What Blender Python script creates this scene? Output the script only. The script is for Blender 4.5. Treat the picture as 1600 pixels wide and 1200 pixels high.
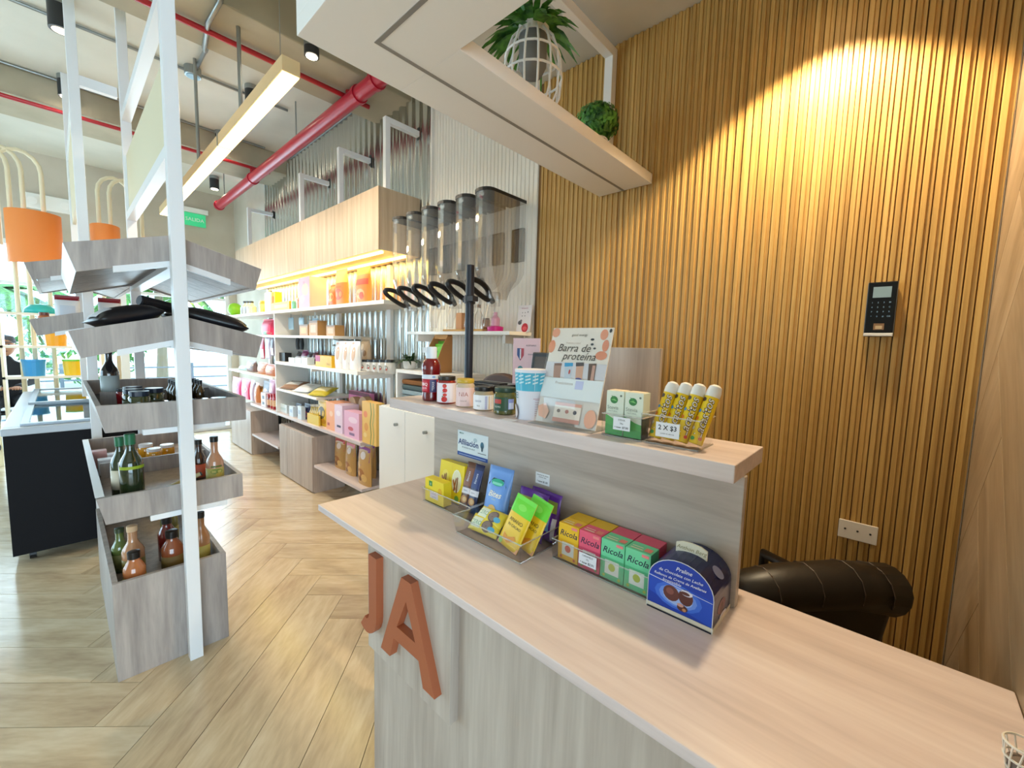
import bpy, math, random
from mathutils import Matrix, Vector
random.seed(7)
D = bpy.data
SC = bpy.context.scene
COL = SC.collection
for _o in list(D.objects): D.objects.remove(_o)

# ---------------------------------------------------------------- camera
CAM_H = 1.5
YAW, PITCH, ROLL, FPX = 0.826857, 0.0927124, 0.0272404, 650.96     # fitted on the photograph's vanishing lines
_cy, _sy, _cp, _sp = math.cos(YAW), math.sin(YAW), math.cos(PITCH), math.sin(PITCH)
_f = Vector((_sy*_cp, _cy*_cp, -_sp)); _r0 = Vector((_cy, -_sy, 0)); _u0 = _r0.cross(_f)
_r = _r0*math.cos(ROLL) + _u0*math.sin(ROLL); _u = -_r0*math.sin(ROLL) + _u0*math.cos(ROLL)
cam = D.objects.new('camera', D.cameras.new('camera')); COL.objects.link(cam)
cam.data.sensor_width = 36; cam.data.lens = 36*FPX/1600; cam.data.clip_start = 0.02; cam.data.clip_end = 300
mw = Matrix.Identity(4)
for _i in range(3): mw[_i][0], mw[_i][1], mw[_i][2] = _r[_i], _u[_i], -_f[_i]
mw[2][3] = CAM_H
cam.matrix_world = mw
SC.camera = cam

def at(px, py, ax, v):
    """point where the sight line of photo pixel (px,py) meets the plane ax=v"""
    d = _r*((px-800)/FPX) - _u*((py-600)/FPX) + _f
    o = Vector((0, 0, CAM_H)); i = 'xyz'.index(ax)
    return o + d*((v-o[i])/d[i])

# ---------------------------------------------------------------- world, daylight, exposure
def lin(c):
    if isinstance(c, str):
        c = c.lstrip('#'); c = tuple(int(c[i:i+2], 16)/255 for i in (0, 2, 4))
    return tuple((x/12.92 if x <= .04045 else ((x+.055)/1.055)**2.4) for x in c)

W = D.worlds.new('World'); SC.world = W; W.use_nodes = True
W.node_tree.nodes['Background'].inputs[0].default_value = (0.72, 0.88, 1.0, 1)
W.node_tree.nodes['Background'].inputs[1].default_value = 3.0
SC.view_settings.view_transform = 'Standard'; SC.view_settings.look = 'None'
SC.view_settings.exposure = 0.58; SC.view_settings.gamma = 1
SC.view_settings.use_curve_mapping = False

def light(name, kind, loc, energy, color=(1, 1, 1), **k):
    l = D.lights.new(name, kind); l.energy = energy; l.color = color
    tgt = k.pop('to', None); portal = k.pop('portal', False)
    for a, b in k.items(): setattr(l, a, b)
    o = D.objects.new(name, l); COL.objects.link(o); o.location = loc
    if tgt is not None:
        o.rotation_euler = (Vector(tgt)-Vector(loc)).to_track_quat('-Z', 'Y').to_euler()
    if portal: l.cycles.is_portal = True
    return o
# room: x -4.5..2, y -4..8 ; window openings in the left, back and far walls let the sky in
light('portal_left', 'AREA', (-4.62, 5.12, 1.5), 1, to=(0, 5.12, 1.5), shape='RECTANGLE', size=4.2, size_y=2.4, portal=True)
light('portal_far', 'AREA', (-1.3, 8.12, 1.35), 1, to=(-1.3, 0, 1.35), shape='RECTANGLE', size=6.2, size_y=2.5, portal=True)
light('portal_back', 'AREA', (-1.8, -4.12, 1.4), 1, to=(-1.8, 0, 1.4), shape='RECTANGLE', size=4.8, size_y=2.6, portal=True)
WARM = (1.0, 0.66, 0.34); SOFT = (1.0, 0.86, 0.68)
DAY = (0.88, 0.94, 1.0)
light('daylight_left', 'AREA', (-4.7, 5.12, 1.5), 40, DAY, to=(0, 5.12, 1.6), shape='RECTANGLE', size=4.1, size_y=2.4)
light('daylight_back', 'AREA', (-1.8, -4.2, 1.4), 125, DAY, to=(-1.0, 0, 1.2), shape='RECTANGLE', size=4.6, size_y=2.5)

light('daylight_far', 'AREA', (-1.3, 8.2, 1.35), 190, DAY, to=(-1.0, 0, 1.2), shape='RECTANGLE', size=6.0, size_y=2.4)

# ---------------------------------------------------------------- materials
_M = {}
def pbsdf(m):
    m.use_nodes = True
    return m.node_tree.nodes['Principled BSDF']
def mat(c, rough=.5, metal=0., emit=0., coat=0., bump=0., bscale=60, spec=None):
    key = (c if isinstance(c, str) else tuple(c), rough, metal, emit, coat, bump, bscale, spec)
    if key in _M: return _M[key]
    m = D.materials.new('plain_%d' % len(_M)); b = pbsdf(m)
    l = lin(c) + (1,)
    b.inputs['Base Color'].default_value = l; b.inputs['Roughness'].default_value = rough
    b.inputs['Metallic'].default_value = metal
    if spec is not None: b.inputs['Specular IOR Level'].default_value = spec
    if coat: b.inputs['Coat Weight'].default_value = coat
    if emit:
        b.inputs['Emission Color'].default_value = l; b.inputs['Emission Strength'].default_value = emit
    if bump:
        nt = m.node_tree; n = nt.nodes.new('ShaderNodeTexNoise'); n.inputs['Scale'].default_value = bscale
        tc = nt.nodes.new('ShaderNodeTexCoord'); nt.links.new(tc.outputs['Object'], n.inputs['Vector'])
        bp = nt.nodes.new('ShaderNodeBump'); bp.inputs['Strength'].default_value = bump
        nt.links.new(n.outputs['Fac'], bp.inputs['Height']); nt.links.new(bp.outputs['Normal'], b.inputs['Normal'])
    _M[key] = m
    return m
def wood(name, cols, scale, rough=.45, fine=.5, rnd=.0, coat=0., dist=.6):
    """cols: 3 colours dark..light ; scale: noise frequency along x,y,z of the object (small along the grain)"""
    m = D.materials.new(name); b = pbsdf(m); nt = m.node_tree; N = nt.nodes.new; L = nt.links.new
    tc = N('ShaderNodeTexCoord'); oi = N('ShaderNodeObjectInfo')
    sh = N('ShaderNodeVectorMath'); sh.operation = 'SCALE'; sh.inputs[0].default_value = (17, 11, 23)
    L(oi.outputs['Random'], sh.inputs['Scale'])
    ad = N('ShaderNodeVectorMath'); ad.operation = 'ADD'; L(tc.outputs['Object'], ad.inputs[0]); L(sh.outputs[0], ad.inputs[1])
    mp = N('ShaderNodeMapping'); mp.inputs['Scale'].default_value = scale; L(ad.outputs[0], mp.inputs['Vector'])
    n1 = N('ShaderNodeTexNoise'); n1.inputs['Scale'].default_value = 1; n1.inputs['Detail'].default_value = 5; n1.inputs['Distortion'].default_value = dist
    n2 = N('ShaderNodeTexNoise'); n2.inputs['Scale'].default_value = 6; n2.inputs['Detail'].default_value = 3
    L(mp.outputs[0], n1.inputs['Vector']); L(mp.outputs[0], n2.inputs['Vector'])
    mx = N('ShaderNodeMix'); mx.data_type = 'FLOAT'; mx.inputs[0].default_value = fine*.5
    L(n1.outputs['Fac'], mx.inputs[2]); L(n2.outputs['Fac'], mx.inputs[3])
    cr = N('ShaderNodeValToRGB'); e = cr.color_ramp.elements
    e[0].position = .32; e[1].position = .68
    e[0].color = lin(cols[0])+(1,); e[1].color = lin(cols[2])+(1,)
    x = e.new(.5); x.color = lin(cols[1])+(1,)
    L(mx.outputs[0], cr.inputs[0])
    if rnd:
        hs = N('ShaderNodeHueSaturation'); mr = N('ShaderNodeMapRange')
        mr.inputs[3].default_value = 1-rnd; mr.inputs[4].default_value = 1+rnd
        L(oi.outputs['Random'], mr.inputs[0]); L(mr.outputs[0], hs.inputs['Value']); L(cr.outputs[0], hs.inputs['Color'])
        L(hs.outputs[0], b.inputs['Base Color'])
    else: L(cr.outputs[0], b.inputs['Base Color'])
    b.inputs['Roughness'].default_value = rough
    if coat: b.inputs['Coat Weight'].default_value = coat; b.inputs['Coat Roughness'].default_value = .15
    return m
def concrete(name, c1, c2, scale=1.3, rough=.85):
    m = D.materials.new(name); b = pbsdf(m); nt = m.node_tree; N = nt.nodes.new; L = nt.links.new
    tc = N('ShaderNodeTexCoord'); n = N('ShaderNodeTexNoise'); n.inputs['Scale'].default_value = scale; n.inputs['Detail'].default_value = 8
    L(tc.outputs['Object'], n.inputs['Vector'])
    cr = N('ShaderNodeValToRGB'); cr.color_ramp.elements[0].position = .3; cr.color_ramp.elements[1].position = .7
    cr.color_ramp.elements[0].color = lin(c1)+(1,); cr.color_ramp.elements[1].color = lin(c2)+(1,)
    L(n.outputs['Fac'], cr.inputs[0]); L(cr.outputs[0], b.inputs['Base Color']); b.inputs['Roughness'].default_value = rough
    bp = N('ShaderNodeBump'); bp.inputs['Strength'].default_value = .15
    n2 = N('ShaderNodeTexNoise'); n2.inputs['Scale'].default_value = 14; L(tc.outputs['Object'], n2.inputs['Vector'])
    L(n2.outputs['Fac'], bp.inputs['Height']); L(bp.outputs[0], b.inputs['Normal'])
    return m
def clear(name, tint='#ffffff', base=.06, gloss_rough=.03, facing=.55, body=0., bodycol='#ffffff'):
    """thin clear plastic or pane: transparent with a glossy coat that grows towards grazing angles"""
    m = D.materials.new(name); m.use_nodes = True; nt = m.node_tree; N = nt.nodes.new; L = nt.links.new
    for n in list(nt.nodes):
        if n.type == 'BSDF_PRINCIPLED': nt.nodes.remove(n)
    out = [n for n in nt.nodes if n.type == 'OUTPUT_MATERIAL'][0]
    tr = N('ShaderNodeBsdfTransparent'); tr.inputs[0].default_value = lin(tint)+(1,)
    gl = N('ShaderNodeBsdfGlossy'); gl.inputs['Roughness'].default_value = gloss_rough
    lw = N('ShaderNodeLayerWeight'); lw.inputs['Blend'].default_value = .35
    mr = N('ShaderNodeMapRange'); mr.inputs[3].default_value = base; mr.inputs[4].default_value = base+facing
    L(lw.outputs['Fresnel'], mr.inputs[0])
    mx = N('ShaderNodeMixShader'); L(mr.outputs[0], mx.inputs[0]); L(tr.outputs[0], mx.inputs[1]); L(gl.outputs[0], mx.inputs[2])
    last = mx
    if body:
        df = N('ShaderNodeBsdfDiffuse'); df.inputs[0].default_value = lin(bodycol)+(1,)
        m2 = N('ShaderNodeMixShader'); m2.inputs[0].default_value = body; L(mx.outputs[0], m2.inputs[1]); L(df.outputs[0], m2.inputs[2]); last = m2
    L(last.outputs[0], out.inputs[0])
    return m

GW = ('#a5988e', '#b9ada3', '#cabfb5')
M_GW_Y = wood('grey_wood_along_y', GW, (14, 1.1, 14))
M_GW_X = wood('grey_wood_along_x', GW, (1.1, 14, 14))
M_GW_Z = wood('grey_wood_upright', GW, (16, 16, 1.0))
M_TOP = wood('counter_laminate', ('#c2b3b1', '#d6c6c3', '#e4d7d4'), (13, .9, 13), rough=.32)
M_TRAY = wood('display_tray_laminate', ('#938a86', '#a89e99', '#bab0aa'), (22, 22, 2.0))
M_BEIGE = wood('cabinet_beige_laminate', ('#b59c80', '#c6ae92', '#d3bea3'), (24, 24, 1.1))
M_BASE = wood('base_cabinet_laminate', ('#b09f94', '#c2b3a8', '#d0c4ba'), (20, 20, 1.2))
M_SLAT = wood('oak_slat', ('#a67e42', '#c39a54', '#d4ae69'), (60, 60, .8), rough=.5, rnd=.06, dist=.1)
M_PLANK = wood('floor_plank', ('#b9a184', '#d1bb9a', '#e2d1b4'), (2.0, 9, 9), rough=.19, fine=.6, rnd=.08)
M_TILE = wood('wall_plank_tile', ('#8f7759', '#a58c6c', '#b79f7f'), (2.0, 9, 9), rough=.45, rnd=.04)
M_GROUT = mat('#6e5f4c', .9)
M_CONC = concrete('concrete_ceiling', '#cfccbf', '#e4e1d6')
M_CONCD = concrete('concrete_beam', '#a39a84', '#c0b7a0', 2.0)
M_CONCW = concrete('concrete_wall', '#bfb6a6', '#d3cbbd', 1.8)
M_SOFFIT = concrete('concrete_soffit', '#c6c2b6', '#dad6cb', 2.4)
M_WHITE = mat('#f1efec', .42)
M_WMET = mat('#eceef2', .35)
M_WGLOSS = mat('#f6f5f2', .22)
M_CREAM = mat('#efe3c3', .4)
M_WALLW = mat('#f3f1ea', .5)
M_METAL = mat('#c9cdcb', .24, metal=1.)
M_GALV = mat('#9fa3a2', .38, metal=.9)
M_BLACK = mat('#15161a', .45)
M_BLKGL = mat('#0c0d10', .18)
M_NAVY = mat('#1b2030', .5)
M_RED = mat('#b3202a', .35)
M_REDP = mat('#b81f38', .3)
M_ORANGE = mat('#f08a3c', .55)
M_TERRA = mat('#a95d3a', .5)
M_LEATH = mat('#17120f', .42, bump=.12, bscale=220)
M_ACR = clear('clear_acrylic', base=.015, facing=.22)
M_ACRIM = clear('acrylic_edge', base=.10, facing=.5, body=.22, bodycol='#eef4f5')
M_PET = clear('clear_dispenser_plastic', base=.04, facing=.34, body=.06, bodycol='#ffffff')
M_GLASS = clear('window_glass', tint='#eefaff', base=.03, facing=.5)
M_JARGL = clear('jar_glass', base=.05, facing=.55)
def foliage(name, a, b):
    m = D.materials.new(name); bs = pbsdf(m); nt = m.node_tree
    n = nt.nodes.new('ShaderNodeTexNoise'); n.inputs['Scale'].default_value = 30
    tc = nt.nodes.new('ShaderNodeTexCoord'); nt.links.new(tc.outputs['Object'], n.inputs['Vector'])
    cr = nt.nodes.new('ShaderNodeValToRGB'); cr.color_ramp.elements[0].color = lin(a)+(1,); cr.color_ramp.elements[1].color = lin(b)+(1,)
    cr.color_ramp.elements[0].position = .35; cr.color_ramp.elements[1].position = .65
    nt.links.new(n.outputs['Fac'], cr.inputs[0]); nt.links.new(cr.outputs[0], bs.inputs['Base Color']); bs.inputs['Roughness'].default_value = .5
    return m
M_LEAF = foliage('green_leaf', '#1f5a22', '#5fa03a')
M_LEAF2 = foliage('dark_leaf', '#27452a', '#4f6f48')

# ---------------------------------------------------------------- mesh helpers
class MB:
    def __init__(s, T=None): s.v = []; s.f = []; s.m = []; s.T = T
    def add(s, vs, fs, mi=0):
        o = len(s.v)
        for p in vs:
            p = Vector(p); s.v.append(tuple(s.T @ p) if s.T is not None else tuple(p))
        for f in fs: s.f.append(tuple(i+o for i in f)); s.m.append(mi)
    def box(s, a, b, mi=0):
        (x0, y0, z0), (x1, y1, z1) = a, b
        s.add([(x0,y0,z0),(x1,y0,z0),(x1,y1,z0),(x0,y1,z0),(x0,y0,z1),(x1,y0,z1),(x1,y1,z1),(x0,y1,z1)],
              [(0,3,2,1),(4,5,6,7),(0,1,5,4),(1,2,6,5),(2,3,7,6),(3,0,4,7)], mi); return s
    def quad(s, a, b, c, d, mi=0): s.add([a, b, c, d], [(0,1,2,3)], mi); return s
    def prism(s, poly, ax, lo, hi, mi=0):
        n = len(poly)
        def P(p, h):
            return {'x': (h, p[0], p[1]), 'y': (p[0], h, p[1]), 'z': (p[0], p[1], h)}[ax]
        vs = [P(p, lo) for p in poly]+[P(p, hi) for p in poly]
        fs = [tuple(range(n))[::-1], tuple(range(n, 2*n))]+[(i, (i+1) % n, n+(i+1) % n, n+i) for i in range(n)]
        ar = sum(poly[i][0]*poly[(i+1) % n][1]-poly[(i+1) % n][0]*poly[i][1] for i in range(n))
        if (ar < 0) != (ax == 'y'): fs = [f[::-1] for f in fs]
        s.add(vs, fs, mi); return s
    def lathe(s, prof, n=20, c=(0,0,0), mi=0, sx=1, sy=1, mis=None):
        vs = []; fs = []
        for r, z in prof:
            for k in range(n):
                a = 2*math.pi*k/n; vs.append((c[0]+r*math.cos(a)*sx, c[1]+r*math.sin(a)*sy, c[2]+z))
        for i in range(len(prof)-1):
            ff = [(i*n+k, i*n+(k+1) % n, (i+1)*n+(k+1) % n, (i+1)*n+k) for k in range(n)]
            fs += ff
        o = len(s.f); s.add(vs, fs, mi)
        if mis:
            for i in range(len(prof)-1):
                for k in range(n): s.m[o+i*n+k] = mis[i]
        base = len(s.v)-len(vs)
        if prof[0][0] > 1e-5: s.f.append(tuple(base+k for k in range(n))[::-1]); s.m.append(mis[0] if mis else mi)
        if prof[-1][0] > 1e-5: s.f.append(tuple(base+(len(prof)-1)*n+k for k in range(n))); s.m.append(mis[-1] if mis else mi)
        return s
    def tube(s, pts, r, n=8, mi=0, closed=False):
        pts = [Vector(p) for p in pts]; m = len(pts); vs = []; fs = []
        rs = r if isinstance(r, (list, tuple)) else [r]*m
        up = None
        for i, p in enumerate(pts):
            if closed: t = pts[(i+1) % m]-pts[i-1]
            else: t = pts[min(i+1, m-1)]-pts[max(i-1, 0)]
            t.normalize()
            if up is None:
                up = Vector((0,0,1)) if abs(t.z) < .9 else Vector((1,0,0))
            a = t.cross(up)
            if a.length < 1e-4: a = t.cross(Vector((0,1,0)))
            a.normalize(); b = a.cross(t); b.normalize(); up = b
            for k in range(n):
                g = 2*math.pi*k/n; vs.append(p+a*math.cos(g)*rs[i]+b*math.sin(g)*rs[i])
        for i in range(m if closed else m-1):
            j = (i+1) % m
            for k in range(n): fs.append((i*n+k, i*n+(k+1) % n, j*n+(k+1) % n, j*n+k))
        if not closed: fs += [tuple(range(n))[::-1], tuple((m-1)*n+k for k in range(n))]
        s.add(vs, fs, mi); return s
    def sphere(s, c, r, nu=10, nv=7, mi=0, sc=(1,1,1)):
        prof = [(math.sin(math.pi*i/nv), -math.cos(math.pi*i/nv)) for i in range(nv+1)]
        vs = []; fs = []
        for q, z in prof:
            for k in range(nu):
                a = 2*math.pi*k/nu; vs.append((c[0]+r*q*math.cos(a)*sc[0], c[1]+r*q*math.sin(a)*sc[1], c[2]+r*z*sc[2]))
        for i in range(nv):
            for k in range(nu): fs.append((i*nu+k, i*nu+(k+1) % nu, (i+1)*nu+(k+1) % nu, (i+1)*nu+k))
        s.add(vs, fs, mi); return s
    def mesh(s, me, T, mi=0):
        o = len(s.v); TT = (s.T @ T) if s.T is not None else T
        for v in me.vertices: s.v.append(tuple(TT @ v.co))
        for p in me.polygons: s.f.append(tuple(i+o for i in p.vertices)); s.m.append(mi)
        return s
    def data(s, name, mats, smooth=False):
        me = D.meshes.new(name); me.from_pydata(s.v, [], s.f)
        mats = mats if isinstance(mats, (list, tuple)) else [mats]
        for m in mats: me.materials.append(m)
        if len(mats) > 1: me.polygons.foreach_set('material_index', s.m)
        if smooth: me.polygons.foreach_set('use_smooth', [True]*len(me.polygons))
        me.update(); return me
    def build(s, name, mats, parent=None, smooth=False, bevel=0., seg=2):
        return link(name, s.data(name, mats, smooth), parent, bevel, seg)
def link(name, me, parent=None, bevel=0., seg=2):
    o = D.objects.new(name, me); COL.objects.link(o)
    if parent is not None: o.parent = parent
    if bevel:
        b = o.modifiers.new('bevel', 'BEVEL'); b.width = bevel; b.segments = seg; b.limit_method = 'ANGLE'; b.angle_limit = .7
    return o
def autosmooth(o, ang=40):
    me = o.data; me.polygons.foreach_set('use_smooth', [True]*len(me.polygons))
    try: me.set_sharp_from_angle(angle=math.radians(ang))
    except Exception: pass
    return o
def tag(o, label, cat, group=None):
    o['label'] = label; o['category'] = cat
    if group: o['group'] = group
    return o
def struct(o, label=None):
    o['kind'] = 'structure'
    if label: o['label'] = label
    return o
def thing(name, label, cat, loc=(0,0,0), rz=0., group=None, rx=0., ry=0.):
    o = D.objects.new(name, None); COL.objects.link(o); o.empty_display_size = .05
    o.location = loc; o.rotation_euler = (rx, ry, rz)
    return tag(o, label, cat, group)
def copy_tree(o, loc=None, rot=None, label=None, parent=None):
    c = o.copy(); COL.objects.link(c); c.parent = parent
    if loc is not None: c.location = loc
    if rot is not None: c.rotation_euler = rot
    if label: c['label'] = label
    for ch in list(o.children): copy_tree(ch, parent=c)
    return c
_TX = {}
def textmesh(body, bold=0.):
    k = (body, bold)
    if k not in _TX:
        cu = D.curves.new('lettering', 'FONT'); cu.body = body; cu.size = 1; cu.resolution_u = 2; cu.align_x = 'CENTER'; cu.align_y = 'CENTER'; cu.offset = bold
        if body in ('Ricola', 'Lacasitos', 'Bites', 'Barra de', 'proteína', 'Praline', 'Irresistible', 'Anthon Berg', 'de Chocolate con Leche', 'Rellenos de Crema de Avellanas'): cu.shear = .28
        o = D.objects.new('lettering', cu); COL.objects.link(o)
        me = D.meshes.new_from_object(o); D.objects.remove(o); _TX[k] = me
    return _TX[k]
HALF = math.pi/2

# Packaging is modelled facing its own -Y: x to the right, z up, origin at the middle of its foot.
def flatmap(w, h, y, tilt=0.):
    return lambda u, v, off: Vector((u*w, y-off, v*h))            # u -.5...5, v 0..1
def cylmap(r, h, z0=0.):
    def P(u, v, off):                                               # u in radians of arc / pi from the front
        a = -HALF + u*math.pi
        return Vector(((r+off)*math.cos(a), (r+off)*math.sin(a), z0+v*h))
    return P
def draw(mb, P, ops, mats):
    """ops: ('r',u0,u1,v0,v1,col) rectangle, ('e',u,v,ru,rv,col) ellipse, ('t',text,u,v,size,col[,rot,bold]) print on a surface"""
    off = .0004
    for op in ops:
        c = op[5] if op[0] in 're' else (op[-1] if op[0] == 'p' else op[5])
        m = mat(c, .45)
        if m not in mats: mats.append(m)
        mi = mats.index(m)
        if op[0] == 'r':
            _, u0, u1, v0, v1, _c = op[:6]; n = 10
            vs = []; fs = []
            nv = 4
            for j in range(nv+1):
                for i in range(n+1): vs.append(P(u0+(u1-u0)*i/n, v0+(v1-v0)*j/nv, off))
            for j in range(nv):
                for i in range(n): a = j*(n+1)+i; fs.append((a, a+1, a+n+2, a+n+1))
            mb.add(vs, fs, mi)
        elif op[0] == 'e':
            _, u, v, ru, rv, _c = op[:6]; n = 14
            vs = [P(u, v, off)]+[P(u+ru*math.cos(2*math.pi*k/n), v+rv*math.sin(2*math.pi*k/n), off) for k in range(n)]
            mb.add(vs, [(0, 1+k, 1+(k+1) % n) for k in range(n)], mi)
        elif op[0] == 'p':
            pts = op[1]; mb.add([P(u, v, off) for u, v in pts], [tuple(range(len(pts)))], mi)
        else:
            _, s, u, v, size, _c = op[:6]; rot = op[6] if len(op) > 6 else 0; bold = op[7] if len(op) > 7 else 0.
            me = textmesh(s, bold)
            e = 1e-3
            du = ((P(u+e, v, 0)-P(u-e, v, 0)).length)/(2*e); dv = ((P(u, v+e, 0)-P(u, v-e, 0)).length)/(2*e)
            cr, sr = math.cos(rot), math.sin(rot); o = len(mb.v)
            for q in me.vertices:
                x, y = q.co.x*size, q.co.y*size
                x, y = x*cr-y*sr, x*sr+y*cr
                p = P(u+x/du, v+y/dv, off); mb.v.append(tuple(mb.T @ p) if mb.T is not None else tuple(p))
            for pl in me.polygons: mb.f.append(tuple(i+o for i in pl.vertices)); mb.m.append(mi)
        off += .00012
# ================================================================ THE ROOM
RX0, RX1, RY0, RY1, ZC = -4.5, 2.0, -4.0, 8.0, 3.7
ZS = 3.02                                              # lower concrete soffit above the service desk
# ---- floor: herringbone wood tiles, each plank its own piece
floor_o = struct(MB().box((RX0-.15, RY0-.15, -.12), (RX1+.15, RY1+.15, -.0065)).build('floor', M_GROUT), 'beige wood-look herringbone floor')
PW, PN = .212, 6; PL = PW*PN
U0, V0 = 1.529, 1.293
FX0, FX1, FY0, FY1 = -1.9, RX1, -1.2, RY1
def clip(poly, ax, v, keep_less):
    out = []
    for i in range(len(poly)):
        a, b = poly[i], poly[(i+1) % len(poly)]
        ia = (a[ax] <= v) == keep_less or a[ax] == v; ib = (b[ax] <= v) == keep_less or b[ax] == v
        if ia: out.append(a)
        if ia != ib:
            t = (v-a[ax])/(b[ax]-a[ax]); out.append((a[0]+t*(b[0]-a[0]), a[1]+t*(b[1]-a[1])))
    return out
def herring(rect, pw, pn, uv2p, emit):
    """emit(poly in plane, centre, along-angle kind)"""
    x0, x1, y0, y1 = rect; g = .0014
    for r in range(-60, 90):
        for m in range(-8, 9):
            for kind in (0, 1):
                if kind == 0: u0, u1, v0, v1 = r+2*pn*m, r+2*pn*m+pn, r, r+1
                else: u0, u1, v0, v1 = r, r+1, r-2*pn+1+2*pn*m, r-pn+1+2*pn*m
                q = [uv2p(u0*pw+g, v0*pw+g), uv2p(u1*pw-g, v0*pw+g), uv2p(u1*pw-g, v1*pw-g), uv2p(u0*pw+g, v1*pw-g)]
                c = (sum(p[0] for p in q)/4, sum(p[1] for p in q)/4)
                if c[0] < x0-1.2*pn*pw or c[0] > x1+1.2*pn*pw or c[1] < y0-1.2*pn*pw or c[1] > y1+1.2*pn*pw: continue
                p = q; full = all(x0 <= a[0] <= x1 and y0 <= a[1] <= y1 for a in q)
                if not full:
                    for ax, v, k in ((0, x0, False), (0, x1, True), (1, y0, False), (1, y1, True)):
                        p = clip(p, ax, v, k)
                        if len(p) < 3: break
                    if len(p) < 3: continue
                    ar = abs(sum(p[i][0]*p[(i+1) % len(p)][1]-p[(i+1) % len(p)][0]*p[i][1] for i in range(len(p))))/2
                    if ar < .0015: continue
                emit(p, c, kind, full)
R2 = math.sqrt(.5)
_shared = {}
def plank_piece(parent, name, material, axes, origin, th):
    """axes(kind) -> 3x3 columns; plank local x runs along its length"""
    def emit(p, c, kind, full):
        ex, ey, ez = axes(kind)
        o3 = origin(c); key = (name, kind)
        if full and key in _shared: me = _shared[key]
        else:
            loc = []
            for a in p:
                d = origin(a)-o3; loc.append((d.dot(ex), d.dot(ey)))
            area = sum(loc[i][0]*loc[(i+1) % len(loc)][1]-loc[(i+1) % len(loc)][0]*loc[i][1] for i in range(len(loc)))
            if area < 0: loc = loc[::-1]
            me = MB().prism(loc, 'z', -th, 0).data(name, material)
            if full: _shared[key] = me
        o = link(name, me, parent)
        M = Matrix.Identity(4)
        for i in range(3): M[i][0], M[i][1], M[i][2], M[i][3] = ex[i], ey[i], ez[i], o3[i]
        o.matrix_world = M
    return emit
def fl_axes(kind):
    ex = Vector((R2, R2, 0)) if kind == 0 else Vector((-R2, R2, 0))
    ez = Vector((0, 0, 1)); return ex, ez.cross(ex), ez
herring((FX0, FX1, FY0, FY1), PW, PN,
        lambda u, v: ((U0+u-V0-v)*R2, (U0+u+V0+v)*R2),
        plank_piece(floor_o, 'plank', M_PLANK, fl_axes, lambda c: Vector((c[0], c[1], 0)), .006))
MB().box((RX0, FY0, -.0064), (FX0-.001, RY1, 0)).box((RX0, RY0, -.0064), (RX1, FY0-.001, 0)).build('far_paving', M_PLANK, floor_o)

# ---- ceiling
ceil_o = struct(MB().box((RX0-.15, RY0-.15, ZC), (RX1+.15, RY1+.15, ZC+.15)).build('ceiling', M_CONC), 'exposed pale concrete ceiling slab')
MB().box((-.1, RY0, ZS), (RX1+.15, 2.05, ZC)).build('soffit', M_SOFFIT, ceil_o)
for y0, y1, z in ((3.0, 3.53, 3.4), (5.62, 6.2, 3.48)):
    MB().box((RX0-.15, y0, z), (RX1+.15, y1, ZC)).build('beam', M_CONCD, ceil_o, bevel=.008)

# ---- right wall: concrete core, fluted white panel, corrugated metal sheet, oak slats
wr = struct(MB().box((RX1, RY0-.15, -.12), (RX1+.15, RY1+.15, ZC)).build('wall_right', M_CONCW), 'long side wall with oak slats, white fluted panel and corrugated metal')
WOOD_Y1 = 1.655
MB().box((1.988, -.2, 0), (1.9995, WOOD_Y1, ZS)).build('slat_backing', mat('#7a5730', .8), wr)
slat = MB().prism([(0, 0), (.0035, -.020), (.0205, -.020), (.024, 0)], 'z', 0, ZS-.004)   # (y,x) below
sm = MB()
sm.prism([(0, 0), (-.0065, .0006), (-.0070, .0012), (-.0070, .0125), (-.0125, .0132), (-.0132, .0140), (-.0132, .0268), (-.0125, .0276), (0, .0284)], 'z', 0, ZS-.004)
slat_me = sm.data('slat', M_SLAT)
ny = int((WOOD_Y1+.195)/.031)
for i in range(ny):
    s_ = link('slat', slat_me, wr); s_.location = (1.988, -.196+i*.031, .002)
def corrug(y0, y1, z0, z1, x, pitch, amp, n, flat=False):
    m = MB(); vs = []; fs = []; k = int((y1-y0)/pitch*n)
    for i in range(k+1):
        y = y0+(y1-y0)*i/k; ph = (y-y0)/pitch % 1
        if flat: d = amp*(1 if .12 < ph < .75 else 0)
        else: d = amp*(.5+.5*max(-1, min(1, 1.5*math.sin(2*math.pi*ph))))
        vs += [(x-d, y, z0), (x-d, y, z1)]
    for i in range(k): fs.append((2*i, 2*i+1, 2*i+3, 2*i+2))
    m.add(vs, fs); return m
c_ = corrug(1.66, 2.70, 0, ZC-.02, 1.990, .034, .005, 12, True).build('fluted_panel', M_WALLW, wr)
autosmooth(corrug(2.705, 6.46, 0, 3.62, 1.996, .1, .026, 14).build('corrugated_sheet', M_METAL, wr), 60)
MB().box((1.968, 2.69, 0), (1.999, 2.71, 3.62)).build('edge_strip', M_WHITE, wr)
MB().tube([(1.982, 2.3, 3.645), (1.982, 6.5, 3.645)], .011).build('wall_conduit', M_GALV, wr)
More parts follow.
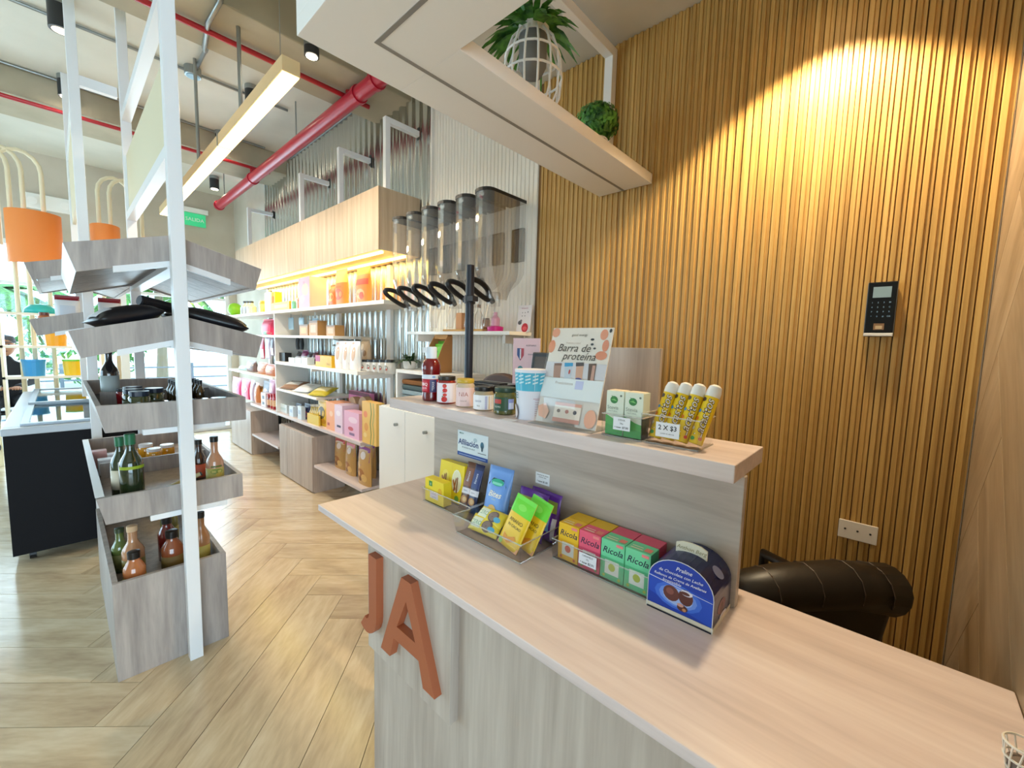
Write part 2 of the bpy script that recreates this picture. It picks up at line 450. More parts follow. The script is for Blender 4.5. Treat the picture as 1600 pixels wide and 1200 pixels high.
# ---- short wall beside the desk, clad with wood-look tiles
wn = struct(MB().box((.40, -.36, 0), (RX1, -.209, ZS)).build('wall_near', M_GROUT), 'short side wall clad in diagonal brown wood-look tiles')
def wt_axes(kind):
    ex = Vector((R2, 0, R2)) if kind == 0 else Vector((-R2, 0, R2))
    ez = Vector((0, 1, 0)); return ex, ez.cross(ex), ez
herring((.40, RX1-.014, 0, ZS), .30, 4, lambda u, v: ((u-v)*R2+.9, (u+v)*R2+.25),
        plank_piece(wn, 'wall_tile', M_TILE, wt_axes, lambda c: Vector((c[0], -.2, c[1])), .008))
MB().box((1.986, -.199, 0), (1.999, -.19, ZS)).build('corner_bead', mat('#d8d2c6', .4), wn)

# ---- far glazed wall
WT = 2.62
wf = struct(MB().box((RX0, RY1, WT), (RX1, RY1+.15, ZC)).box((1.9, RY1, 0), (RX1, RY1+.15, WT)).build('wall_far', M_CONCW), 'concrete end wall above the shop windows')
wn_ = 0
def window(a, b, axis, pos, z0, z1, bars):
    """framed glazing; axis 'x': runs along x at y=pos, 'y': runs along y at x=pos"""
    global wn_; wn_ += 1
    def P(s, t, z): return (s, t, z) if axis == 'x' else (t, s, z)
    def bx(m, s0, s1, t0, t1, zz0, zz1):
        p, q = P(s0, t0, zz0), P(s1, t1, zz1)
        m.box(tuple(map(min, p, q)), tuple(map(max, p, q)))
    m = MB(); t0, t1 = pos+.03, pos+.09
    for s0, s1, q0, q1 in ((a, a+.05, z0, z1), (b-.05, b, z0, z1), (a+.05, b-.05, z0, z0+.06), (a+.05, b-.05, z1-.06, z1)): bx(m, s0, s1, t0, t1, q0, q1)
    w = struct(m.build('window_%d' % wn_, M_WMET), 'white framed shop window pane')
    zs = [z0+.06]+list(bars)+[z1-.06]
    for z in bars:
        mm = MB(); bx(mm, a+.05, b-.05, t0+.01, t1-.01, z-.02, z+.02); mm.build('glazing_bar', M_WMET, w)
    for i in range(len(zs)-1):
        mm = MB(); bx(mm, a+.05, b-.05, pos+.058, pos+.062, zs[i]+(.02 if i else 0), zs[i+1]-(.02 if i < len(zs)-2 else 0)); mm.build('pane', M_GLASS, w)
for i in range(5):
    a = 1.9-1.28*(i+1); window(a, a+1.28, 'x', RY1, 0, WT, (2.1,))
# ---- left and back walls (behind the view) with windows
wl = struct(MB().box((RX0-.15, RY0-.15, 2.7), (RX0, RY1+.15, ZC)).box((RX0-.15, RY0-.15, 0), (RX0, RY1+.15, .3)).box((RX0-.15, RY0-.15, .3), (RX0, 3.04, 2.7)).box((RX0-.15, 7.2, .3), (RX0, RY1+.15, 2.7)).build('wall_left', M_CONCW), 'concrete side wall with a row of windows')
for i in range(3, 5): window(-3.2+2.08*i, -3.2+2.08*(i+1), 'y', RX0-.15, .3, 2.7, ())
wb = struct(MB().box((RX0, RY0-.15, 2.75), (RX1, RY0, ZC)).box((.6, RY0-.15, 0), (RX1, RY0, 2.75)).box((RX0, RY0-.15, 0), (-4.2, RY0, 2.75)).build('wall_back', M_CONCW), 'concrete wall with glazed shop front')
for i in range(3): window(-4.2+1.6*i, -4.2+1.6*(i+1), 'x', RY0-.15, 0, 2.75, ())

# ---- outside: terrace, railing, planting
ter = struct(MB().box((-14, RY1+.15, -.12), (10, 30, -.02)).build('terrace', concrete('terrace_paving', '#b9b8b2', '#cfcdc6', 3)), 'pale paved terrace outside the windows')
rail = thing('terrace_railing', 'grey steel terrace railing with horizontal bars outside the windows', 'railing', (0, 8.75, -.02))
for i in range(6): MB().tube([(-6, 0, .16+.17*i), (3, 0, .16+.17*i)], .012, 6).build('rail_bar', mat('#7f8790', .5), rail)
for i in range(7): MB().box((-6+1.5*i-.02, -.02, 0), (-6+1.5*i+.02, .02, 1.08)).build('post', mat('#7f8790', .5), rail)
def palm(x, y, h, label, n=13):
    t = thing('palm_tree', label, 'tree', (x, y, -.02))
    MB().tube([(0, 0, 0), (.04, 0, h*.5), (.0, .03, h)], [.14, .10, .09], 8).build('trunk', mat('#8a7a62', .9), t)
    for i in range(n):
        a = 2*math.pi*i/n+random.random()*.3; L = 1.5+random.random()*.4; m = MB(); up = .9-.7*(i % 3)/2
        pts = []
        for k in range(9):
            s = k/8; pts.append(Vector((math.cos(a)*L*s, math.sin(a)*L*s, h+up*s-1.3*s*s)))
        side = Vector((-math.sin(a), math.cos(a), 0))
        for k in range(8):
            w0, w1 = .22*math.sin(math.pi*min(1, k/8+.08)), .22*math.sin(math.pi*min(1, (k+1)/8+.02))
            for sg in (1, -1):
                m.quad(pts[k], pts[k+1], pts[k+1]+side*sg*w1-Vector((0,0,.10)), pts[k]+side*sg*w0-Vector((0,0,.10)))
        m.build('frond', M_LEAF, t)
palm(-.9, 12.5, 2.3, 'short palm tree with drooping fronds beyond the terrace railing')
palm(1.9, 15.0, 3.0, 'taller palm tree on the terrace far behind the shelf wall')
def bush(x, y, r, label):
    m = MB()
    for i in range(420):
        a = random.random()*6.28; b = math.acos(random.random()*2-1); q = r*(.75+.3*random.random())
        c = Vector((q*math.sin(b)*math.cos(a), q*math.sin(b)*math.sin(a), r*.9+q*math.cos(b)*.9))
        d = Vector((random.random()-.5, random.random()-.5, random.random()-.5)).normalized()*.16; e = d.cross(Vector((random.random(), random.random(), random.random()))).normalized()*.06
        m.quad(c-d, c-e, c+d, c+e)
    t = thing('shrub', label, 'shrub', (x, y, -.02))
    m.build('foliage', M_LEAF, t); MB().tube([(0, 0, 0), (0, 0, r)], .05, 6).build('stem', mat('#6a5640', .9), t)
bush(.55, 18.0, 1.4, 'wide round green shrub beyond the railing')
bush(-3.4, 11.5, 1.0, 'low green shrub at the left end of the terrace')
# ================================================================ SERVICE DESK
ZD, ZU = .92, 1.265                                   # lower counter, raised ledge
desk = thing('service_desk', 'grey wood-grain cash desk with a raised ledge and terracotta letters', 'desk', (.85, .6, 0))
def dbox(name, a, b, m, bev=.0015): 
    q = MB(Matrix.Translation((-.85, -.6, 0))); q.box(a, b); return q.build(name, m, desk, bevel=bev)
dbox('counter_top', (.594, -.199, ZD-.022), (1.105, 1.465, ZD), M_TOP, .002)
dbox('front_panel', (.68, -.199, 0), (.70, 1.235, ZD-.022), M_GW_Z)
dbox('end_panel', (.70, 1.217, 0), (1.06, 1.235, ZD-.022), M_GW_Z)
dbox('modesty_panel', (1.04, -.199, 0), (1.06, 1.217, ZD-.022), M_GW_Z)
dbox('sign_panel', (.65, .79, .492), (.68, 1.217, ZD-.022), M_GW_Z)
dbox('upright_panel', (1.007, .224, ZD), (1.03, 1.345, ZU-.04), M_GW_Y)
dbox('raised_ledge', (.936, .228, ZU-.04), (1.181, 1.562, ZU), M_TOP, .002)
# letters of the desk sign, 28 cm tall, 22 mm thick
def letter(polys, name='letter'):
    m = MB(Matrix.Translation((-.85, -.6, 0)))
    for p in polys: m.prism(p, 'x', .626, .65)
    return m.build(name, M_TERRA, desk, bevel=.0012)
def ring(pts_out, pts_in, x0, x1, name):
    m = MB(Matrix.Translation((-.85, -.6, 0))); n = len(pts_out)
    for i in range(n):
        j = (i+1) % n
        a, b, c, d = pts_out[i], pts_out[j], pts_in[j], pts_in[i]
        m.quad((x0, *a), (x0, *b), (x0, *c), (x0, *d)); m.quad((x1, *a), (x1, *d), (x1, *c), (x1, *b))
        m.quad((x0, *a), (x1, *a), (x1, *b), (x0, *b)); m.quad((x0, *d), (x0, *c), (x1, *c), (x1, *d))
    return m
# A : y runs to the left for a viewer of the desk front
A0 = .96; ZA0, ZA1 = .562, .835; hw = .136; st = .052
ol = [(A0+.024, ZA1), (A0-.024, ZA1), (A0-hw, ZA0), (A0-hw+st, ZA0), (A0-.063, ZA0+.068), (A0+.063, ZA0+.068), (A0+hw-st, ZA0), (A0+hw, ZA0)]
hole = [(A0, ZA1-.062), (A0-.047, ZA0+.112), (A0+.047, ZA0+.112)]
m = MB(Matrix.Translation((-.85, -.6, 0)))
x0, x1 = .626, .65
top = A0
# left leg, right leg, crossbar, apex as joined solids sharing faces
m.prism([(A0+.024, ZA1), (A0, ZA1), (A0, ZA1-.062), (A0+.047, ZA0+.112), (A0+.063, ZA0+.068), (A0+hw-st, ZA0), (A0+hw, ZA0)], 'x', x0, x1)
m.prism([(A0, ZA1), (A0-.024, ZA1), (A0-hw, ZA0), (A0-hw+st, ZA0), (A0-.063, ZA0+.068), (A0-.047, ZA0+.112), (A0, ZA1-.062)], 'x', x0, x1)
m.prism([(A0+.047, ZA0+.112), (A0-.047, ZA0+.112), (A0-.063, ZA0+.068), (A0+.063, ZA0+.068)], 'x', x0, x1)
m.build('letter', M_TERRA, desk)['label'] = 'terracotta capital letter A on the desk front'
jo = []
yj = 1.122
jo += [(yj, .835), (yj, .66)]
for k in range(9): a = math.pi*k/8; jo.append((yj+.065-.065*math.cos(a), .645-.075*math.sin(a)))
jo = [(yj, .835)]+[(yj+.062-.062*math.cos(math.pi*k/10), .640-.072*math.sin(math.pi*k/10)) for k in range(8)]
jin = [(yj+.048, .835)]+[(yj+.062-.016*math.cos(math.pi*k/10), .640-.026*math.sin(math.pi*k/10)) for k in range(8)]
m = MB(Matrix.Translation((-.85, -.6, 0)))
for i in range(len(jo)-1):
    q = [jo[i], jo[i+1], jin[i+1], jin[i]]; m.prism(q, 'x', x0, x1)
m.build('letter', M_TERRA, desk)['label'] = 'terracotta capital letter J at the end of the desk front'

# ---- white shelf frame hanging above the desk
fr = thing('overhead_shelf_frame', 'white rectangular overhead shelf frame hanging above the cash desk', 'shelf', (1.2, 1.08, 2.29))
def fbox(name, a, b, m=M_WHITE, bev=.0015):
    q = MB(Matrix.Translation((-1.2, -1.08, -2.29))); q.box(a, b); return q.build(name, m, fr, bevel=bev)
fbox('long_arm', (.773, .935, 2.29), (1.968, 1.223, 2.335))
fbox('side_arm', (.461, -.199, 2.29), (.773, 1.223, 2.335))
fbox('fascia', (.461, -.199, 2.335), (.481, 1.223, 2.46))
fbox('groove', (.606, 1.076, 2.2885), (1.968, 1.088, 2.2905), mat('#8c8781', .7), 0)
fbox('groove', (.606, -.199, 2.2885), (.618, 1.076, 2.2905), mat('#8c8781', .7), 0)
fbox('hanger_post', (1.925, 1.155, 2.335), (1.968, 1.20, 2.985))
fbox('hanger_bar', (.50, 1.155, 2.94), (1.925, 1.20, 2.985))
fbox('hanger_post', (.50, 1.155, 2.335), (.545, 1.20, 2.94))
fbox('hanger_rod', (.515, 1.17, 2.985), (.53, 1.185, ZS))
# ---- plants on the overhead shelf
def leafspray(t, n, spread, length, width, z0, matl, droop=.6, name='leaf', upmin=.2):
    for i in range(n):
        a = random.random()*6.283; el = upmin+(1.35-upmin)*random.random(); L = length*(.6+.5*random.random()); w = width*(.7+.5*random.random())
        d = Vector((math.cos(a)*math.cos(el), math.sin(a)*math.cos(el), math.sin(el))); sd = Vector((-math.sin(a), math.cos(a), 0))
        b = Vector((math.cos(a)*spread*random.random(), math.sin(a)*spread*random.random(), z0))
        m = MB(); K = 4; L_, R_ = [], []
        for k in range(K+1):
            s = k/K; c = b+d*L*s-Vector((0, 0, droop*L*s*s)); ww = w*math.sin(math.pi*min(.97, .12+.85*s)); L_.append(c-sd*ww); R_.append(c+sd*ww)
        for k in range(K): m.quad(L_[k], R_[k], R_[k+1], L_[k+1])
        m.build(name, matl, t)
def cage(t, prof, n, r, rings, mi=M_WHITE):
    for k in range(n):
        a = 2*math.pi*k/n; MB().tube([(q*math.cos(a), q*math.sin(a), z) for q, z in prof], r, 5).build('cage_bar', mi, t)
    for q, z in rings:
        MB().tube([(q*math.cos(2*math.pi*k/24), q*math.sin(2*math.pi*k/24), z) for k in range(24)], r, 5, closed=True).build('cage_ring', mi, t)
p1 = thing('caged_plant', 'spiky green plant in a tall white birdcage lantern on the overhead shelf', 'plant', (1.215, 1.06, 2.3355))
cage(p1, [(.072, .005), (.10, .06), (.107, .13), (.099, .20), (.078, .255), (.055, .28)], 14, .0042, [(.072, .005), (.107, .13), (.099, .20)])
MB().lathe([(.056, .27), (.056, .305), (.05, .305), (.05, .27)], 20).build('cage_collar', M_WHITE, p1)
MB().lathe([(.035, .14), (.05, .17), (.052, .285), (.044, .285), (.0, .275)], 16).build('pot', mat('#7d7c7a', .7), p1, smooth=True)
leafspray(p1, 95, .045, .20, .013, .285, M_LEAF, .7)
p2 = thing('small_boxwood_plant', 'small round boxwood plant in a low white slatted pot on the overhead shelf', 'plant', (1.66, 1.06, 2.3355))
cage(p2, [(.040, .003), (.046, .05), (.046, .075)], 10, .004, [(.04, .003), (.046, .075)])
MB().lathe([(.034, .01), (.038, .07), (.03, .07), (0, .065)], 14).build('pot', mat('#8b8a88', .7), p2, smooth=True)
def ball(t, n, r, z, ls, matl):
    m = MB()
    for i in range(n):
        a = random.random()*6.283; b = math.acos(2*random.random()-1); q = r*(.82+.22*random.random())
        c = Vector((q*math.sin(b)*math.cos(a), q*math.sin(b)*math.sin(a), z+q*.85*math.cos(b)))
        nrm = (c-Vector((0, 0, z))).normalized(); d = nrm.orthogonal().normalized(); d.rotate(Matrix.Rotation(random.random()*6.28, 3, nrm)); e = nrm.cross(d)
        k = ls*(.7+.6*random.random()); t_ = nrm*k*.5*(random.random()-.3)
        m.add([c-d*k, c-e*k*.6+t_, c+d*k+t_, c+e*k*.6], [(0,1,2,3)])
    m.sphere((0, 0, z), r*.8, 12, 8)
    o = m.build('foliage', matl, t); o['kind'] = 'stuff'
ball(p2, 1100, .092, .150, .012, M_LEAF)
p3 = thing('red_flower_bunch', 'bunch of red petals at the inner corner of the overhead shelf', 'flower', (.86, 1.03, 2.3355))
leafspray(p3, 26, .012, .07, .009, .0, mat('#b3162a', .5), .35, 'petal', .5)
MB().lathe([(.012, 0), (.014, .02), (.006, .03)], 10).build('stem_base', mat('#3d6b2e', .6), p3)

# ================================================================ THINGS ON THE RAISED LEDGE
RZ = -HALF                                             # faces the shop: local -Y looks towards -x
def item_root(name, label, cat, x, y, z, group=None, rz=0., rx=0., ry=0.):
    return thing(name, label, cat, (x, y, z), RZ+rz, group, rx, ry)
def printed(P, ops, parent, name='printed_label'):
    m = MB(); mats = []; draw(m, P, ops, mats)
    return m.build(name, mats, parent)
# barbecue sauce bottle
t = item_root('sauce_bottle', 'dark red barbecue sauce bottle with a white shrink-wrapped cap', 'bottle', 1.03, 1.40, ZU, rz=.6)
autosmooth(MB().lathe([(.030, 0), (.036, .004), (.037, .02), (.0355, .03), (.0355, .115), (.038, .125), (.038, .145), (.030, .165), (.020, .175), (.018, .182)], 24).build('body', mat('#6d0f17', .12, coat=.6), t))
autosmooth(MB().lathe([(.0215, .166), (.0225, .172), (.0225, .215), (.020, .22), (0, .22)], 22).build('cap', mat('#d9e4f2', .3), t))
MB().lathe([(.0362, .036), (.0362, .108)], 24).build('label_wrap', mat('#b51f35', .4), t, smooth=True)
printed(cylmap(.0365, .22), [('r', -.5, .5, .41, .49, '#dfe6f3'), ('r', -.30, -.02, .19, .38, '#d23a4a'), ('t', 'BBQ', -.16, .31, .017, '#ffffff', 0, .01), ('t', 'SAUCE', -.16, .24, .008, '#ffffff'), ('r', .06, .3, .17, .40, '#3a3f6e'), ('t', 'TEXAS', .18, .28, .012, '#ffffff', HALF), ('e', .2, .45, .06, .02, '#7fa6d8')], t)
MB().box((-.030, -.0215, .196), (-.012, -.0235, .217)).build('neck_tag', mat('#e9eef6', .5), t)
def jar(name, label, x, y, r, h, content, lidc, ops, lh=.016, glass=True, lid_r=None, rz=.62):
    t = item_root(name, label, 'jar', x, y, ZU, rz=rz)
    autosmooth(MB().lathe([(r*.88, 0), (r, .004), (r, h-lh-.010), (r*.9, h-lh-.003), (r*.86, h-lh)], 24).build('body', mat(content, .12, coat=.7, bump=.25, bscale=90), t))
    lr = lid_r or r*.93
    autosmooth(MB().lathe([(lr*.97, h-lh), (lr, h-lh+.003), (lr, h-.002), (lr*.95, h), (0, h)], 28).build('lid', mat(lidc, .35), t))
    if ops: printed(cylmap(r+.0003, h), ops, t)
    return t
jar('tomato_sauce_jar', 'jar of red sauce with a white label showing stacked tomatoes', 1.03, 1.298, .037, .108, '#8e1c18', '#2b2622',
    [('r', -.5, .5, .06, .76, '#e8e4ef'), ('e', .02, .66, .07, .075, '#d23b32'), ('e', .03, .50, .08, .08, '#cf2f2c'), ('e', .03, .34, .07, .06, '#d8453a'), ('e', .01, .18, .10, .10, '#cc2a28'), ('p', [(.0, .72), (.05, .75), (.06, .71)], '#3f7a35'), ('p', [(-.06, .42), (.0, .45), (-.02, .41)], '#3f7a35'), ('p', [(-.08, .28), (-.02, .31), (-.03, .26)], '#4d8b3c')])
jar('pink_label_jar', 'jar with a gold lid and a pale pink label', 1.03, 1.185, .035, .106, '#cdb9a0', '#c7a63a',
    [('r', -.5, .5, .05, .70, '#ecd0cf'), ('t', 'NIA', .0, .46, .022, '#b8685a'), ('t', 'natural', .0, .24, .009, '#a3847c')])
jar('white_label_jar', 'low jar with a black lid and a white striped label', 1.03, 1.085, .037, .086, '#a8997f', '#141416',
    [('r', -.5, .5, .06, .66, '#eef0f6'), ('r', .10, .17, .08, .62, '#b9bddf'), ('r', .22, .25, .08, .62, '#e3c28a'), ('t', 'coco', -.12, .42, .013, '#3b4a8a'), ('t', 'bio', -.1, .22, .009, '#454545')])
jar('olive_jar', 'jar of green olives with a dark green lid', 1.03, .978, .040, .092, '#5a5a24', '#1f3b2c',
    [('r', -.30, .12, .16, .66, '#244a30'), ('r', -.28, -.06, .42, .58, '#c2443c'), ('t', 'OLIVES', -.17, .30, .008, '#f0efe2'), ('r', .13, .30, .22, .60, '#9ba4d6'), ('r', .15, .29, .24, .46, '#dfe4f4')])
# tapered blue and white tub
t = item_root('drink_powder_tub', 'tapered white paper tub with a turquoise patterned top band', 'tub', 1.03, .862, ZU, rz=.45)
autosmooth(MB().lathe([(.043, 0), (.044, .003), (.054, .150), (.0555, .155), (.0555, .160), (.050, .160), (.0, .156)], 28).build('body', mat('#e6e9f6', .4), t))
def tub(u, v, off):
    a = -HALF+u*math.pi; r = .044+.0105*v+off; return Vector((r*math.cos(a), r*math.sin(a), v*.155))
ops = [('r', -.5, .5, .60, .97, '#4fb6d6')]
for j in range(3):
    for i in range(7): ops.append(('p', [(-.46+.14*i, .74+.07*j), (-.36+.14*i, .77+.07*j), (-.36+.14*i, .80+.07*j), (-.46+.14*i, .77+.07*j)], '#cfeaf2'))
ops += [('r', -.02+.14, .36, .44+.02*0, .455, '#c9a9b8')]+[('r', .16, .36, .10+.045*k, .112+.045*k, '#c4b0c2') for k in range(8)]+[('t', 'CE', -.30, .50, .026, '#2f7f8f'), ('e', -.34, .16, .12, .16, '#7a6a6e'), ('e', -.345, .155, .11, .15, '#d9d2d4')]
printed(tub, ops, t)
# acrylic poster stand
t = item_root('poster_stand', 'slanted clear acrylic stand holding the protein bar poster', 'sign', .985, .706, ZU, rz=.02)
lean = .115/.30; ph, pw_ = .30, .212
def pst(u, v, off): return Vector((u*pw_, .012+v*ph*.27-off, .004+v*ph*.963))
m = MB(); a, b = pst(-.5, 0, 0), pst(.5, 0, 0); c, d = pst(.5, 1, 0), pst(-.5, 1, 0); k = Vector((0, .003, -.0008))
m.add([a, b, c, d, a+k, b+k, c+k, d+k], [(0,1,2,3), (7,6,5,4), (0,4,5,1), (1,5,6,2), (2,6,7,3), (3,7,4,0)]); m.build('poster', mat('#f7f0e8', .35), t)
m = MB(); k2 = Vector((0, -.003, .0008)); e2 = Vector((.004, 0, 0))
a2, b2, c2, d2 = a-e2+k2, b+e2+k2, c+e2+k2, d-e2+k2
m.add([a2, b2, c2, d2, a2+k2*.8, b2+k2*.8, c2+k2*.8, d2+k2*.8], [(0,1,2,3), (7,6,5,4), (0,4,5,1), (1,5,6,2), (2,6,7,3), (3,7,4,0)]); m.build('front_sheet', M_ACR, t)
MB().box((-.11, -.02, 0), (.11, .10, .003)).build('foot', M_ACRIM, t)
MB().box((-.055, -.018, .003), (.055, -.016, .085)).build('card_pocket', M_ACR, t)
printed(pst, [('r', -.5, .5, 0, .26, '#f3ece6'), ('e', -.44, .95, .07, .05, '#f0a98a'), ('e', -.47, .80, .06, .07, '#f2a27e'), ('e', .37, .93, .06, .055, '#f2a88b'), ('e', .42, .82, .05, .06, '#f0a184'), ('e', .38, .72, .09, .045, '#f1a283'),
    ('e', .20, .88, .03, .012, '#3e4650'), ('e', .21, .83, .025, .012, '#3e4650'), ('e', .26, .79, .022, .010, '#3e4650'), ('e', .46, .97, .02, .02, '#3e4650'),
    ('t', 'good energy', -.02, .925, .011, '#5d5650'), ('t', 'Proteina y salud', -.10, .84, .008, '#b9a79a'), ('t', 'Barra de', -.08, .785, .034, '#4c443e'), ('t', 'proteína', .03, .70, .034, '#4c443e'),
    ('r', -.5, .5, .48, .635, '#e3e2ea'),
    ('p', [(-.33, .47), (-.21, .47), (-.23, .61), (-.36, .60)], '#b78d7d'), ('p', [(-.35, .595), (-.22, .60), (-.23, .625), (-.36, .62)], '#8f6a5c'),
    ('p', [(-.14, .47), (-.03, .47), (-.04, .63), (-.17, .62)], '#cfd9e6'), ('p', [(-.17, .59), (-.03, .60), (-.04, .635), (-.18, .63)], '#35a7dd'), ('e', -.07, .54, .015, .025, '#d0504a'),
    ('p', [(.05, .47), (.16, .47), (.14, .64), (.02, .63)], '#dcb09a'), ('p', [(.02, .60), (.15, .61), (.14, .645), (.01, .64)], '#5b5358'), ('e', .10, .475, .05, .012, '#4a4f9a'),
    ('p', [(.25, .46), (.35, .46), (.34, .64), (.22, .635)], '#6e5750'), ('p', [(.29, .47), (.34, .47), (.33, .62), (.285, .62)], '#c99d8d'),
    ('r', -.5, .5, .262, .47, '#e9f0f4'), ('t', 'Preséntanos', -.12, .42, .013, '#9a8f86'), ('r', .07, .20, .37, .455, '#c7cdf0'),
    ('r', -.20, .24, .07, .225, '#f3e6d8'), ('r', -.20, .24, .195, .225, '#e6aa97'), ('r', -.20, .24, .03, .07, '#d99c8c'), ('e', -.12, .14, .03, .018, '#8a7a72'), ('e', .02, .14, .03, .02, '#c2857a'), ('e', .15, .14, .03, .02, '#5c5a66'),
    ('p', [(-.49, .16), (-.36, .20), (-.28, .12), (-.32, .04), (-.45, .06)], '#f0b79c'), ('e', .40, .10, .09, .09, '#f2b396')], t, 'printed_poster')
# slips of paper price tags on the ledge
for i, (x, y) in enumerate(((.955, 1.262), (.952, 1.150), (.952, 1.055), (.950, .885))):
    o = MB().box((-.026, -.017, 0), (.026, .017, .0008)).build('price_slip', mat('#f1eff2', .6))
    o.location = (x, y, ZU); o.rotation_euler = (0, 0, RZ+.08)
    tag(o, 'small white paper price slip lying in front of the jars on the ledge', 'price tag', 'paper price slips on the ledge')

def acrylic_tray(name, label, x0, x1, y0, y1, z, h, flare=.008, th=.003, hb=None, cat='tray'):
    """open clear box; x0 front (towards the shop), x1 back"""
    hb = hb or h
    t = thing(name, label, cat, ((x0+x1)/2, (y0+y1)/2, z))
    cx, cy = (x0+x1)/2, (y0+y1)/2
    def pt(x, y, zz, hh, e): 
        k = flare*zz/hh
        return (x-cx+(k if x > cx else -k)+(e if x > cx else -e)*-1, y-cy+(k if y > cy else -k)+(e if y > cy else -e)*-1, zz)
    MB().box((x0-cx, y0-cy, 0), (x1-cx, y1-cy, th)).build('tray_floor', M_ACR, t)
    for nm, c in (('front_wall', ((x0, y1), (x0, y0), h, h)), ('back_wall', ((x1, y0), (x1, y1), hb, hb)), ('side_wall', ((x0, y0), (x1, y0), h, hb)), ('side_wall', ((x1, y1), (x0, y1), hb, h))):
        (ax, ay), (bx_, by), ha, hb_ = c
        A, B = pt(ax, ay, 0, 1, 0), pt(bx_, by, 0, 1, 0); C, D_ = pt(bx_, by, hb_, hb_, 0), pt(ax, ay, ha, ha, 0)
        n = (Vector(B)-Vector(A)).cross(Vector(D_)-Vector(A)).normalized()*-th
        m = MB(); V = [Vector(q) for q in (A, B, C, D_)]; Wv = [q+n for q in V]
        m.add(V+Wv, [(0,1,2,3), (7,6,5,4), (0,4,5,1), (1,5,6,2), (3,7,4,0)]); m.build(nm, M_ACR, t)
        m = MB(); m.tube([V[3]+n*.5, V[2]+n*.5], th*.62, 6); m.build('rim', M_ACRIM, t)
    MB().tube([(x0-cx, y0-cy, .002), (x0-cx, y1-cy, .002)], th*.6, 6).build('bottom_edge', M_ACRIM, t)
    MB().tube([(x0-cx, y0-cy, .002), (x1-cx, y0-cy, .002)], th*.6, 6).build('bottom_edge', M_ACRIM, t)
    return t
def price_card(parent_loc, rot, w, h, lines, label, size):
    t = thing('price_card', label, 'price tag', parent_loc, rot[2], rx=rot[0])
    MB().box((-w/2, 0, 0), (w/2, .0006, h)).build('card', mat('#edeff6', .55), t)
    printed(flatmap(w, h, 0), [('t', s, 0, v, q, '#26262c', 0, bo) for s, v, q, bo in lines], t, 'print')
    return t
# stevia boxes
acrylic_tray('stevia_tray', 'small clear acrylic tray holding two green and white sweetener boxes', .985, 1.045, .458, .572, ZU, .060, .001)
for i, y in enumerate((.543, .489)):
    t = item_root('sweetener_box', 'tall green and white sweetener carton standing next to the '+('poster stand', 'candy tubes')[i], 'box', 1.017, y, ZU+.0035, 'sweetener cartons on the ledge')
    MB().box((-.0255, -.020, 0), (.0255, .020, .118)).build('carton', mat('#dfe6d6', .45), t, bevel=.001)
    MB().box((-.021, -.016, .118), (.021, .016, .1195)).build('top_flap', mat('#ecd9bd', .5), t)
    printed(flatmap(.051, .118, -.020), [('p', [(-.5, 0), (.5, 0), (.5, .30), (.1, .34), (-.5, .46)], '#57b45a'), ('p', [(-.5, 0), (.5, 0), (.5, .16), (-.5, .24)], '#4aa653'), ('e', -.05, .80, .22, .085, '#2f7a33'), ('p', [(-.22, .90), (.02, .84), (-.05, .78)], '#3f8f3c'), ('p', [(-.25, .80), (.15, .77), (-.02, .82)], '#7fc36a'), ('e', .34, .90, .06, .025, '#6b7466'), ('t', 'Stevia', -.1, .62, .014, '#8d978a'), ('t', 'NATURAL', -.08, .54, .006, '#9aa597')], t, 'printed_front')
price_card((.9818, .513, ZU+.022), (0, 0, RZ), .048, .034, [('STEVIA', .78, .0065, 0), ('24u', .52, .0065, 0), ('• now  $7.00', .22, .0075, .01)], 'white price tag reading seven dollars on the sweetener tray', 0)
# tubes of coloured chocolate drops
acrylic_tray('candy_tube_tray', 'square clear acrylic box holding four yellow candy tubes', .992, 1.098, .322, .462, ZU, .072, .002)
for i, (y, rz) in enumerate(((.440, 0), (.408, 0), (.374, .0), (.341, -.05))):
    t = item_root('candy_tube', 'yellow tube of chocolate drops with white cap, '+('first', 'second', 'third', 'fourth')[i]+' from the sweetener boxes', 'candy tube', 1.022+.004*(i % 2), y, ZU+.010, 'yellow candy tubes in the acrylic box', rz, -.30, .17)
    autosmooth(MB().lathe([(.0145, 0), (.0165, .002), (.0165, .122)], 20).build('tube', mat('#f0cc1e', .3), t))
    autosmooth(MB().lathe([(.0168, .120), (.0168, .134), (.014, .146), (.007, .151), (0, .152)], 20).build('cap', mat('#f1f0ee', .3), t))
    printed(cylmap(.0167, .122), [('t', 'Lacasitos', .10, .52, .0265, '#4a2710', HALF, .045), ('t', 'Lacasitos', .10, .525, .0265, '#f7f2e6', HALF, .0), ('e', -.22, .90, .12, .045, '#3a2a20'), ('e', -.24, .66, .10, .035, '#3f8fd0'), ('e', -.26, .50, .12, .04, '#e07b22'), ('e', -.26, .30, .10, .035, '#efe9d8'), ('e', .22, .12, .08, .035, '#d8483c'), ('e', -.1, .10, .10, .04, '#3f9a44')], t, 'printed_wrap')
price_card((.9888, .395, ZU+.022), (0, 0, RZ), .058, .036, [('2 X $3', .64, .0165, .015), ('surtido de sabores', .25, .0045, 0)], 'white price card reading two for three dollars on the candy box', 0)
